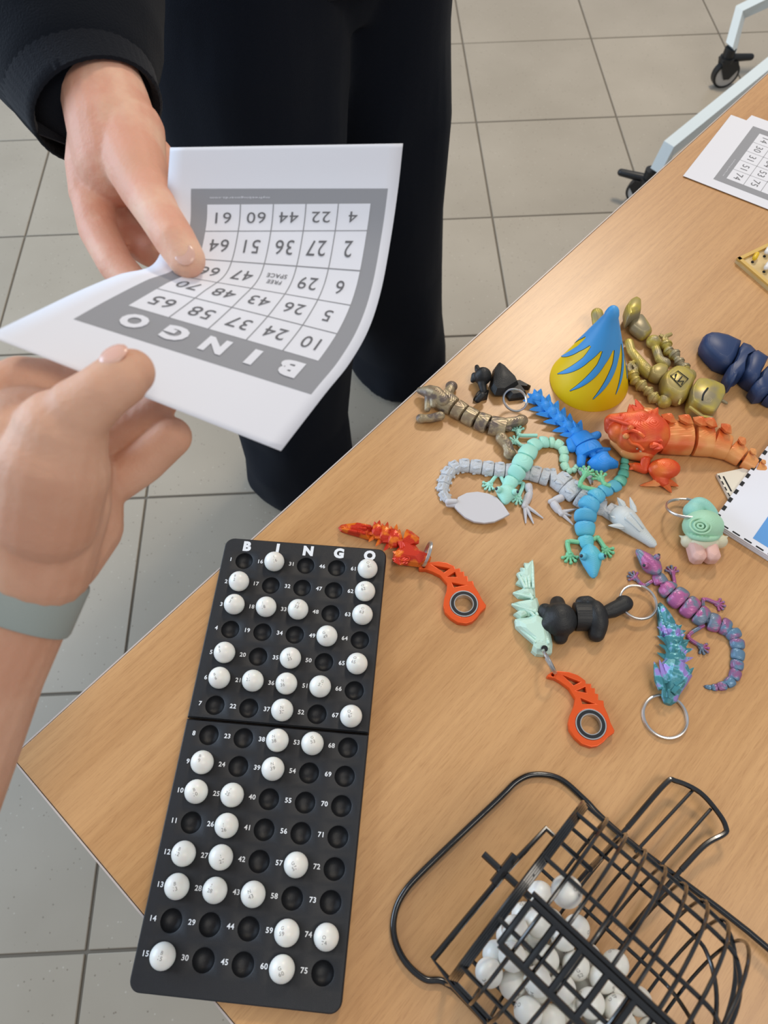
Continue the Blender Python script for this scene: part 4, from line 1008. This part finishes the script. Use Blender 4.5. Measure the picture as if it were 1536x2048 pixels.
# gnome keychain
g9 = Z(0, zoomer(1300, 880, .15365))
gn = thing('gnome_keychain', g9(690, 1200), 'pastel green and pink round gnome keychain with a ring, beside the dashed sheet', 'keychain')
m = MB(); m.ell(g9(690, 1120, .013), (.0172, .0142, .0130), nu=24, nv=16); fc = m.build('round_head', 'gnome_green', gn)
m = MB()
for R_, zz in ((.0085, .0245), (.0052, .0258), (.0022, .0262)):
    m.tube([g9(655, 1120, zz) + Vector((R_ * math.cos(a), R_ * .85 * math.sin(a), (.0 if R_ > .003 else 0))) for a in [2 * PI * i / 28 for i in range(28)]], .0010, 8, closed=True)
m.build('spiral_eye', 'gnome_green', fc)
m = MB(); m.tube(crv([g9(*p, h) for p, h in (((480, 1190), .010), ((560, 1255), .016), ((700, 1285), .0185), ((830, 1280), .016), ((910, 1220), .010))], 6), .0026, 10); m.build('brim', 'gnome_green', fc)
m = MB(); m.tube(crv([g9(*p, h) for p, h in (((560, 1000), .009), ((540, 920), .011), ((590, 850), .014), ((650, 830), .015), ((720, 870), .014), ((790, 960), .011), ((790, 1010), .009))], 6), .0060, 12); m.ell(g9(560, 930, .012), (.0085, .0085, .0085)); blob(m, 'hanging_loop', 'lid_mint', gn, .0009, 2)
for c, sgn in ((520, -1), (890, 1)):
    m = MB(); m.ell(g9(c, 1320, .008), (.0078, .0062, .0065)); m.spike(g9(c + sgn * 50, 1290, .008), g9(c + sgn * 100, 1265) - g9(c + sgn * 50, 1290), .007, .004, 6); blob(m, 'arm', 'gnome_cream', gn, .0009, 2)
m = MB(); m.ell(g9(690, 1350, .009), (.0135, .0075, .0085)); m.build('belly', 'gnome_cream', gn)
for x in (600, 782):
    m = MB(); m.box(g9(x, 1455, .0078), (.0125, .0195, .0145), bev=.0030); blob(m, 'leg', 'gnome_pink', gn, .0009, 5)
keyring(gn, g9(465, 885, .013), .0158, (0, .5, .86), .0009)

# black puppy keychain
gk = Z(0, zoomer(1010, 1110, .20182))
pk = thing('puppy_keychain', gk(750, 640), 'black jointed puppy keychain with a steel ring beside the pale green dragon', 'keychain')
m = MB(); m.ell(gk(545, 640, .011), (.0138, .0142, .0112)); m.ell(gk(400, 560, .008), (.006, .007, .006)); m.ell(gk(415, 700, .008), (.006, .006, .006)); m.caps(gk(530, 560, .010), gk(520, 480, .005), .0075, .0062); m.caps(gk(560, 740, .009), gk(550, 815, .005), .0070, .0058)
blob(m, 'head', 'pla_black', pk, .0010, 3)
body(pk, [(gk(665, 640), .0235), (gk(845, 640), .0235)], 'pla_black', h=.72, fill=.97, p=8, kmin=.85)
m = MB(); m.ell(gk(910, 620, .009), (.0090, .0150, .0095)); m.chain([(gk(880, 520, .008), .0062), (gk(820, 470, .006), .0056), (gk(765, 475, .0055), .0056)]); m.caps(gk(920, 720, .008), gk(905, 780, .006), .0075, .0068)
blob(m, 'hindquarters', 'pla_black', pk, .0010, 3)
m = MB(); m.chain([(gk(970, 580, .008), .0050), (gk(1070, 545, .0075), .0064), (gk(1180, 490, .0075), .0064)]); m.ell(gk(1180, 480, .0075), (.0075, .0070, .0060)); blob(m, 'tail', 'pla_black', pk, .0010, 3)
keyring(pk, gk(1318, 466, .0060), .0147, (.05, .0, 1), .0010)

# dragon keychains
def cres_dragon(root, segs, mt_, par=None):
    pass
# teal one
td = thing('dragon_keychain', g8(520, 1100), 'teal and lilac shiny crystal dragon keychain with a ring, beside the purple gecko', 'keychain')
tl_ = [(365, 625), (400, 600), (440, 640), (500, 720), (560, 820), (560, 900), (470, 950), (400, 950), (380, 830)]
o = MB().dome([g8(x, y) for x, y in tl_], TZ + .0005, TZ + .009, ((.95, 0), (1, .3), (.75, .8), (.2, 1.0))); o.build('tail_blade', 'silk_teal', td, smooth=False)
for a, b, w_ in (((390, 640), (470, 900), .0035), ((440, 680), (540, 880), .003)): MB().caps(g8(*a, .006), g8(*b, .0085), .0008, .0016, 6).build('tail_ridge', 'silk_teal', td)
for i, (x, y, sz) in enumerate(((505, 900, .9), (525, 1000, 1.0), (550, 1090, 1.05), (540, 1180, 1.1))):
    c = g8(x, y, .0); d = (g8(480, 700) - g8(510, 1500)).normalized(); x_ = Vector((d.y, -d.x, 0)); m = MB(); m.ell(c + VU * .0055, (.0080 * sz, .0065, .0055), nu=10, nv=8)
    for a, L, zz in ((-1.2, .0135, .05), (-.75, .0125, .3), (-.3, .010, .75), (.3, .010, .75), (.75, .0125, .3), (1.2, .0135, .05)): m.spike(c - d * .003 + VU * .005, d * math.cos(a) + x_ * math.sin(a) + VU * zz, L * sz, .0058, 4, .7)
    m.build('crystal_segment', 'silk_teal', td, smooth=False)
m = MB(); hr_ = []
a, b = g8(560, 1230), g8(475, 1640)
d = b - a; x_ = Vector((d.y, -d.x, 0)).normalized()
for q, kw, hh in ((0, .009, .011), (.2, .0125, .014), (.45, .0100, .013), (.7, .0070, .010), (.9, .0058, .008), (1, .0028, .005)): hr_.append([a + d * q + x_ * kw * math.cos(t) + VU * (hh * (.5 + .5 * math.sin(t))) for t in [2 * PI * i / 10 for i in range(10)]])
th_ = m.loft(hr_).build('head', 'silk_teal', td, smooth=False)
for bs, tp, w_ in (((430, 1480), (345, 1200), .0085), ((470, 1420), (400, 1180), .0060), ((500, 1400), (460, 1190), .0055), ((520, 1400), (590, 1180), .0062), ((560, 1400), (680, 1250), .0075), ((560, 1440), (750, 1260), .0085), ((540, 1520), (700, 1340), .0070)):
    b_, t_ = g8(*bs, .010), g8(*tp, .009); MB().spike(b_, t_ - b_ + VU * .001, (t_ - b_).length, w_, 5, .7).build('horn', 'silk_teal', th_, smooth=False)
for x, y in ((450, 1480), (500, 1490)): MB().caps(g8(x, y, .0125), g8(x + 5, y + 70, .010), .0014, .0010, 8).build('brow', 'silk_teal', th_)
keyring(td, g8(462, 1755, .0016), .0163, (0, 0, 1), .0011)

# spinner handle plate, in its own frame: pixel outline of the lower one
KO = [(265, 540), (330, 490), (430, 475), (600, 490), (740, 540), (850, 620), (860, 670), (940, 670), (945, 735), (1000, 740), (1000, 820), (1050, 830), (1050, 920), (1130, 930), (1140, 1020), (1200, 1150), (1240, 1270), (1300, 1390), (1290, 1430), (1200, 1490), (1130, 1570), (1040, 1630), (940, 1645), (800, 1600), (690, 1500), (610, 1380), (595, 1260), (620, 1150), (680, 1010), (700, 900), (650, 820), (600, 740), (480, 650), (380, 590), (275, 570)]
KHs = [[(510, 545), (770, 645), (670, 695)], [(850, 720), (870, 810), (720, 780)], [(780, 895), (985, 980), (805, 980)]]
gq = Z(0, zoomer(1060, 1280, .13021)); HZ_ = .0060
KW = lambda pts: [Vector(gq(x, y, HZ_)) for x, y in pts]
def spinner(par, A1_, B1_):
    # similarity taking the lower handle (small end A0, bearing B0) to A1_, B1_
    A0, B0 = gq(330, 540, HZ_), gq(935, 1295, HZ_); u0 = complex(B0.x - A0.x, B0.y - A0.y); u1_ = complex(B1_.x - A1_.x, B1_.y - A1_.y); k = u1_ / u0
    def S(p): z_ = (complex(p[0], p[1]) - complex(A0.x, A0.y)) * k + complex(A1_.x, A1_.y); return (z_.real, z_.imag)
    c = (B1_.x, B1_.y); ro = .0115
    outs = [[S(p) for p in KW(KO)]] + [[S(p) for p in KW(h_)] for h_ in KHs] + [circ(c, ro, 40)] + [circ(S(gq(352, 535, HZ_)), .0012, 12)]
    vs, fs = plate(outs, TZ + .0002, .0060, .0006); m = MB(); m.add(vs, fs); hnd = m.build('spinner_handle', 'handle_orange', par, angle=35)
    c3 = Vector((c[0], c[1], TZ + .0002))
    def ringm(r0, r1, z0, z1, nm_, mt_):
        m = MB(); m.loft([[c3 + Vector((r * math.cos(t), r * math.sin(t), z)) for r, z in ((r0, z0), (r1, z0), (r1, z1), (r0, z1))] for t in [2 * PI * i / 48 for i in range(48)]], closed=True); m.build(nm_, mt_, hnd, angle=30)
    ringm(.0106, ro - .00005, .0005, .0064, 'bearing_outer_ring', 'steel'); ringm(.0080, .0106, .0008, .0061, 'bearing_seal', 'bearing_seal'); ringm(.0074, .0080, .0005, .0064, 'bearing_inner_ring', 'steel')
    return hnd
g11 = Z(0, zoomer(670, 1030, .20833))
# copper-orange dragon keychain with spinner
cd = thing('dragon_keychain', g11(700, 400), 'glossy orange-red crystal dragon keychain touching the board corner, with orange spinner handle', 'keychain')
zt_ = .0
o = [(30, 125), (60, 95), (220, 75), (340, 95), (380, 130), (360, 190), (330, 240), (240, 210), (130, 180), (50, 155)]
tbl = MB().dome([g11(x, y, .004) for x, y in o], TZ + .001, TZ + .010, ((.9, 0), (1, .35), (.7, .85), (.3, 1.0))).build('tail_blade', 'silk_copper', cd, smooth=False)
for a, b in (((60, 115), (290, 130)), ((90, 135), (280, 175)), ((120, 95), (330, 110)), ((60, 130), (200, 160))): MB().caps(g11(*a, .0075), g11(*b, .0100), .0009, .0016, 6).build('tail_ridge', 'silk_copper', tbl)
for i, (x, y, s_) in enumerate(((405, 190, .9), (480, 220, 1.0), (565, 255, 1.1), (600, 265, .8))):
    c = g11(x, y); d = (g11(100, 110) - g11(600, 300)).normalized(); x_ = Vector((d.y, -d.x, 0)); m = MB(); m.ell(c + VU * .006, (.006 * s_, .0085 * s_, .006), nu=10, nv=8)
    for a, L, zz in ((-1.35, .0135, .05), (-.9, .0105, .45), (-.3, .007, 1.0), (.3, .007, 1.0), (.9, .0105, .45), (1.35, .0130, .05)): m.spike(c + VU * .005, d * math.cos(a) + x_ * math.sin(a) + VU * zz, L * s_, .0060, 4, .8)
    m.build('crystal_segment', 'silk_copper', cd, smooth=False)
o = [(560, 365), (620, 300), (600, 235), (660, 240), (770, 290), (820, 350), (925, 400), (915, 440), (830, 500), (760, 490), (600, 470), (550, 430)]
ch = MB().dome([g11(x, y, .006) for x, y in o], TZ + .001, TZ + .0135, ((.8, 0), (1, .3), (.85, .75), (.45, 1.0))).build('head', 'silk_copper', cd, smooth=False)
for bs, tp, w_ in (((740, 290), (690, 145), .016), ((700, 350), (600, 240), .010), ((700, 400), (555, 360), .010), ((700, 440), (550, 425), .010), ((780, 400), (620, 310), .008), ((650, 460), (560, 450), .006)):
    b_, t_ = g11(*bs, .010), g11(*tp, .009); MB().spike(b_, t_ - b_ + VU * .0015, (t_ - b_).length, w_, 5, .6).build('horn', 'silk_copper', ch, smooth=False)
m = MB(); m.tube([g11(670, 415, .0135) + Vector((.0042 * math.cos(t), .0022 * math.sin(t), -.001)) for t in [2 * PI * i / 16 for i in range(16)]], .0007, 6, closed=True); m.build('eye', 'silk_copper', ch)
spinner(cd, g11(840, 500, .006), g11(1237, 852, .006))
keyring(cd, T(854, 1108, .0115), .0105, (-.95, .30, .25), .0009)
# pale green one
pdg = thing('dragon_keychain', gk(250, 600), 'pale mint green flat crystal dragon keychain with orange spinner handle below the black puppy', 'keychain')
def pls(o, h, nm_, lv=((1, 0), (1, .45), (.72, .85), (.2, 1.0)), c=None):
    return MB().dome([gk(x, y, .003) for x, y in o], TZ + .0004, TZ + h, lv).build(nm_, 'pale_green', pdg, smooth=False)
s1 = pls([(275, 50), (288, 130), (292, 330), (230, 335), (160, 310), (105, 285), (150, 255), (115, 185), (168, 185), (150, 130), (205, 135), (188, 82), (230, 85)], .0085, 'tail_blade')
s2 = pls([(292, 320), (300, 430), (240, 440), (130, 425), (78, 375), (150, 355), (200, 315)], .009, 'crystal_segment')
s3 = pls([(315, 430), (340, 520), (350, 600), (230, 620), (150, 560), (66, 490), (140, 465), (230, 450)], .0095, 'crystal_segment')
s4 = pls([(230, 600), (150, 640), (83, 590), (130, 560), (200, 560)], .0085, 'crystal_segment')
s5 = pls([(300, 585), (390, 630), (432, 720), (465, 900), (458, 985), (370, 1002), (305, 995), (258, 955), (312, 935), (285, 880), (190, 800), (105, 720), (95, 650), (150, 640), (230, 630)], .0115, 'head', ((1, 0), (1, .5), (.8, .85), (.5, 1.0)))
for par_, L in ((s1, (((270, 70), (280, 320)), ((230, 100), (240, 320)), ((190, 150), (215, 320)), ((140, 200), (200, 320)))), (s2, (((90, 378), (270, 420)), ((230, 330), (270, 430)))), (s3, (((75, 490), (300, 560)), ((250, 460), (320, 590)), ((180, 490), (290, 600)))), (s5, (((110, 660), (330, 850)), ((230, 640), (370, 850)), ((330, 610), (430, 870)), ((160, 740), (300, 860))))):
    for a, b in L: MB().caps(gk(*a, .006), gk(*b, .0085 if par_ is not s5 else .0105), .0010, .0014, 6).build('ridge', 'pale_green', par_)
MB().tube([gk(392, 928, .0100), gk(392, 928, .0118)], .0026, 16).build('ring_hole', 'hub_dark', s5)
spinner(pdg, gq(330, 540, .006), gq(935, 1295, .006))
keyring(pdg, (gk(400, 940, .0125) + gq(350, 520, .0085)) / 2 + VU * .0005, .0098, (.88, .33, .35), .0009)

# ------------------------------------------------------------------ standing person
UP = Vector((0, 0, 1))
FD = Vector((.70, -.71, 0)).normalized(); SD = Vector((.71, .70, 0)).normalized()   # facing direction, and the person's left
PC = Vector((-.055, .975, 0))
def BP(f, s_, z): return PC + FD * f + SD * s_ + UP * z
per = thing('person', BP(0, 0, 0), 'standing person in black sweatshirt and wide black trousers handing over a paper card', 'person')
def ell_ring(c, a, b, n=40, fx=None, nz=0.0, k=0.0, tx=SD, ty=FD):
    r = []
    for i in range(n):
        t = 2 * PI * i / n; p = c + tx * a * math.cos(t) + ty * b * math.sin(t)
        if nz:
            q = noise.noise(p * 14) * nz + noise.noise(p * 5 + Vector((3, 1, 2))) * nz * 1.5; dd = (p - c).normalized(); p = p + dd * q
        r.append(p)
    return r
LEGS = {'r': [BP(.0, -.095, .93), BP(.01, -.13, .70), BP(.03, -.16, .45), BP(.045, -.180, .09), BP(.05, -.185, .05)], 'l': [BP(.0, .095, .93), BP(.0, .13, .70), BP(.01, .155, .45), BP(.0, .175, .09), BP(.0, .175, .05)]}
bm_ = MB()
for k in 'rl':
    L_ = LEGS[k]; bm_.chain([(L_[0], .085), (L_[1], .075), (L_[2], .055), (L_[3], .038)]); bm_.chain([(L_[3], .036), (L_[4] + FD * .03, .034), (L_[4] + FD * .14 - UP * .015, .028)])
bm_.chain([(BP(0, 0, .95), .12), (BP(.0, 0, 1.15), .11), (BP(-.01, 0, 1.33), .10)]); bm_.caps(BP(-.01, -.14, 1.385), BP(-.01, .14, 1.385), .05, .05); bm_.chain([(BP(-.01, 0, 1.42), .058), (BP(.01, 0, 1.52), .052)])
HC = BP(.04, 0, 1.61)
bm_.ell(HC, (.075, .095, .108), (SD, FD, UP)); bm_.ell(HC + FD * .03 - UP * .06, (.052, .060, .055), (SD, FD, UP)); bm_.caps(HC + FD * .088 + UP * .01, HC + FD * .108 - UP * .025, .009, .014)
for s_ in (-1, 1): bm_.ell(HC + SD * .075 * s_ - UP * .005, (.012, .02, .032), (SD, FD, UP))
bm_.caps(HC + FD * .085 - SD * .018 - UP * .058, HC + FD * .085 + SD * .018 - UP * .058, .007, .007)
# right arm to the wrist, left arm hanging
WR = dp(200, 175, .560); EL = dp(60, -330, .80)
bm_.chain([(BP(-.01, -.19, 1.39), .055), (EL, .042), (dp(165, 60, .625), .031)])
bm_.chain([(BP(-.01, .19, 1.39), .055), (BP(-.02, .235, 1.14), .043), (BP(.17, .13, 1.13), .028)]); bm_.ell(BP(.20, .09, 1.13), (.045, .035, .018), (SD, FD, UP))
for k in range(4): bm_.chain([(BP(.175 + .018 * k, .06, 1.13), .009), (BP(.185 + .018 * k, .0, 1.125), .0078)])
bm_.chain([(BP(.22, .10, 1.135), .011), (BP(.245, .06, 1.15), .009)])
bodyo = blob(bm_, 'body', 'skin', per, .0065, 4)
# finely modelled right hand joined to the same body mesh
h = MB()
h.chain([(dp(165, 60, .625), .029), (dp(190, 150, .580), .0270), (dp(212, 205, .560), .0265), (dp(228, 265, .545), .0275), (dp(238, 320, .535), .0270)], 20)
h.ell(dp(243, 315, .545), (.026, .030, .024))
h.chain([(dp(205, 240, .560), .0200), (dp(185, 330, .548), .0165), (dp(180, 385, .540), .0130)], 16)
h.chain([(dp(182, 385, .540), .0128), (dp(196, 460, .522), .0118), (dp(232, 530, .492), .0105), (dp(290, 592, .470), .0092), (dp(335, 610, .462), .0085)], 16)      # index
h.chain([(dp(255, 270, .538), .0230), (dp(268, 320, .516), .0190), (dp(287, 372, .492), .0150), (dp(318, 430, .464), .0118), (dp(350, 480, .4445), .0112), (dp(374, 519, .4375), .0100)], 18)   # thumb
h.chain([(dp(205, 385, .556), .0120), (dp(228, 440, .548), .0112), (dp(262, 480, .530), .0100), (dp(300, 505, .508), .0090)], 14)   # middle
h.chain([(dp(225, 380, .568), .0115), (dp(255, 440, .565), .0105), (dp(290, 470, .548), .0095), (dp(318, 500, .522), .0085)], 14)   # ring
h.chain([(dp(245, 365, .578), .0105), (dp(285, 420, .578), .0095), (dp(316, 455, .560), .0085), (dp(335, 480, .540), .0076)], 14)   # little
h.ell(dp(300, 335, .555), (.018, .022, .020)); h.chain([(dp(310, 330, .555), .012), (dp(318, 385, .556), .010)], 12)
hnd = blob(h, 'hand_tmp', 'skin', per, .00145, 4)
def join(a, b):
    bm = bmesh.new(); bm.from_mesh(a.data); bm.from_mesh(b.data); bm.to_mesh(a.data); bm.free(); a.data.polygons.foreach_set('use_smooth', [True] * len(a.data.polygons)); bpy.data.objects.remove(b)
join(bodyo, hnd)
def nail(par, c, d, w_, L, nrm):
    d = d.normalized(); nrm = (nrm - d * nrm.dot(d)).normalized(); x = d.cross(nrm)
    MB().ell(c, (w_, L, .0012), (x, d, nrm), 14, 8).build('fingernail', 'nail', par)
tp = dp(369, 508, .4385); dd = dp(374, 519, .4375) - dp(350, 480, .4445); nail(bodyo, tp + (CAMP - tp).normalized() * .0088, dd, .0056, .0066, (CAMP - tp))
# head features
for s_ in (-1, 1):
    e_ = MB().ell(HC + FD * .0745 + SD * .032 * s_ + UP * .012, .0125).build('eye', 'eye_white', bodyo); MB().ell(HC + FD * .083 + SD * .032 * s_ + UP * .012, .0055).build('iris', 'iris', bodyo)
m = MB(); m.ell(HC - FD * .012 + UP * .028, (.088, .100, .098), (SD, FD, UP)); m.ell(HC - FD * .05 - UP * .03, (.075, .06, .08), (SD, FD, UP)); ho = blob(m, 'hair', 'hair', per, .004, 2)
for k, s_ in (('r', -1), ('l', 1)):
    m = MB(); c = LEGS[k][4]; m.chain([(Vector((c.x, c.y, .045)) - FD * .04, .042), (Vector((c.x, c.y, .042)) + FD * .06, .042), (Vector((c.x, c.y, .036)) + FD * .15, .036)]); so = blob(m, 'shoe', 'shoe_black', per, .004, 3)
    for v in so.data.vertices: v.co.z = max(v.co.z, .001)
# trousers: two wide legs joined at the seat
m = MB()
def tleg(k, sg):
    L_ = LEGS[k]; rr = []
    prof = [(.985, 0, .110, .122), (.93, .02, .124, .130), (.86, .06, .134, .128), (.78, .12, .136, .124), (.66, .25, .130, .120), (.5, .45, .122, .115), (.36, .62, .112, .110), (.22, .80, .098, .105), (.12, .92, .098, .104), (.05, 1, .100, .104), (.022, 1, .098, .102)]
    top = BP(0, sg * .090 - .012, 1.0); bot = Vector((L_[3].x, L_[3].y, 0))
    for z, f, a, b in prof:
        c = top.lerp(bot, f); c.z = z
        if sg > 0: a *= .90; c -= SD * .012
        rr.append(ell_ring(c, a, b, 44, nz=.014))
    m.loft(rr)
tleg('r', -1); tleg('l', 1); m.loft([ell_ring(BP(0, 0, z), a, b, 44) for z, a, b in ((.84, .10, .10), (.90, .165, .125), (.98, .175, .130), (1.04, .168, .125))])
blob(m, 'trousers', 'trouser_black', per, .006, 3)
# sweatshirt body and sleeves
m = MB(); m.loft([ell_ring(BP(.0, 0, z), a, b, 44, nz=.006) for z, a, b in ((.90, .176, .142), (.93, .192, .158), (1.0, .195, .158), (1.12, .195, .155), (1.26, .205, .150), (1.36, .200, .130), (1.43, .150, .095), (1.47, .075, .070))])
m.caps(BP(-.01, -.155, 1.39), BP(-.01, .155, 1.39), .078, .078, 24); m.chain([(BP(-.01, .17, 1.38), .078), (BP(-.02, .235, 1.14), .064), (BP(.13, .155, 1.13), .046)], 20)
m.chain([(BP(-.01, -.17, 1.38), .078), (EL, .072), (dp(110, -150, .715), .070), (dp(120, -20, .66), .070), (dp(135, 70, .620), .062), (dp(150, 120, .602), .053)], 22)
sw = blob(m, 'sweatshirt', 'sweat_black', per, .0055, 3)
# ribbed cuff, open at the hand
ca, cb_, cc2 = dp(140, 105, .606), dp(172, 180, .585), dp(198, 228, .568); rings = []
for q, r in ((0, .053), (.25, .050), (.55, .0455), (.85, .0425), (1.0, .0415), (1.02, .0395), (.9, .0375), (.5, .0380), (.1, .040)):
    c = ca.lerp(cb_, min(q * 2, 1)) if q < .5 else cb_.lerp(cc2, q * 2 - 1); t = (cc2 - ca).normalized(); x = t.cross(UP).normalized(); y = t.cross(x)
    rings.append([c + (x * math.cos(a) + y * math.sin(a)) * (r + .00015 * math.cos(a * 50)) for a in [2 * PI * i / 160 for i in range(200)]])
MB().loft(rings, caps=False).build('sleeve_cuff', 'cuff_black', per, angle=60)

# ------------------------------------------------------------------ photographer's left hand
ph = thing('person', dp(-125, 1490, .42), 'bare left hand and forearm with a grey wristband, holding the card from below', 'person')
h = MB()
h.chain([(dp(-420, 2100, .50), .046), (dp(-240, 1750, .455), .041), (dp(-118, 1490, .42), .0345), (dp(-45, 1330, .402), .0305), (dp(30, 1180, .392), .0285), (dp(75, 1085, .386), .0290)], 22)
h.chain([(dp(60, 1120, .382), .0285), (dp(80, 1000, .374), .0310), (dp(60, 900, .372), .0290)], 20)
h.chain([(dp(120, 1110, .392), .0200), (dp(160, 1050, .396), .0205), (dp(170, 990, .400), .0185)], 18)                # heel of the palm
h.chain([(dp(90, 1030, .362), .0235), (dp(105, 940, .352), .0240), (dp(122, 870, .346), .0195), (dp(160, 822, .338), .0140), (dp(205, 785, .333), .0118), (dp(240, 760, .3335), .0116), (dp(262, 745, .3355), .0100)], 20)   # thumb
h.chain([(dp(-40, 900, .384), .0220), (dp(-30, 800, .380), .0135), (dp(40, 762, .378), .0112), (dp(125, 766, .380), .0104), (dp(215, 770, .376), .0098), (dp(255, 772, .374), .0088)], 16)     # index under the card
h.chain([(dp(120, 915, .396), .0150), (dp(210, 885, .405), .0108), (dp(275, 842, .402), .0100), (dp(320, 806, .396), .0088)], 16)      # middle
h.chain([(dp(150, 985, .402), .0160), (dp(208, 975, .402), .0118), (dp(285, 925, .397), .0112), (dp(343, 874, .392), .0102)], 16)     # ring
h.chain([(dp(110, 960, .416), .0150), (dp(170, 930, .430), .0100), (dp(230, 890, .432), .0090), (dp(270, 850, .425), .0080)], 14)        # little, behind
h.ell(dp(110, 960, .386), (.026, .030, .024))
hp = blob(h, 'body', 'skin_tan', ph, .00125, 2)
tp = dp(238, 741, .3345); dd = dp(262, 745, .3345) - dp(205, 785, .332); nr = (CAMP - tp).normalized() * .55 + (dp(220, 690, .333) - tp).normalized(); nail(hp, tp + nr.normalized() * .0082 + (CAMP - tp).normalized() * .001, dd, .0052, .0064, nr)
# wristband
ba, bb = dp(2, 1226, .3940), dp(52, 1124, .3900); t = (bb - ba).normalized(); x = t.cross(UP).normalized(); y = t.cross(x); c0 = (ba + bb) / 2 ; rings = []
wv = .0125
for q, r in ((-1, .0298), (-1, .0316), (-.85, .0322), (.85, .0316), (1, .0308), (1, .0292)): rings.append([c0 + t * wv * q + (x * math.cos(a) + y * math.sin(a)) * r for a in [2 * PI * i / 64 for i in range(64)]])
MB().loft(rings, closed=True).build('wristband', 'band_grey', ph, angle=50)
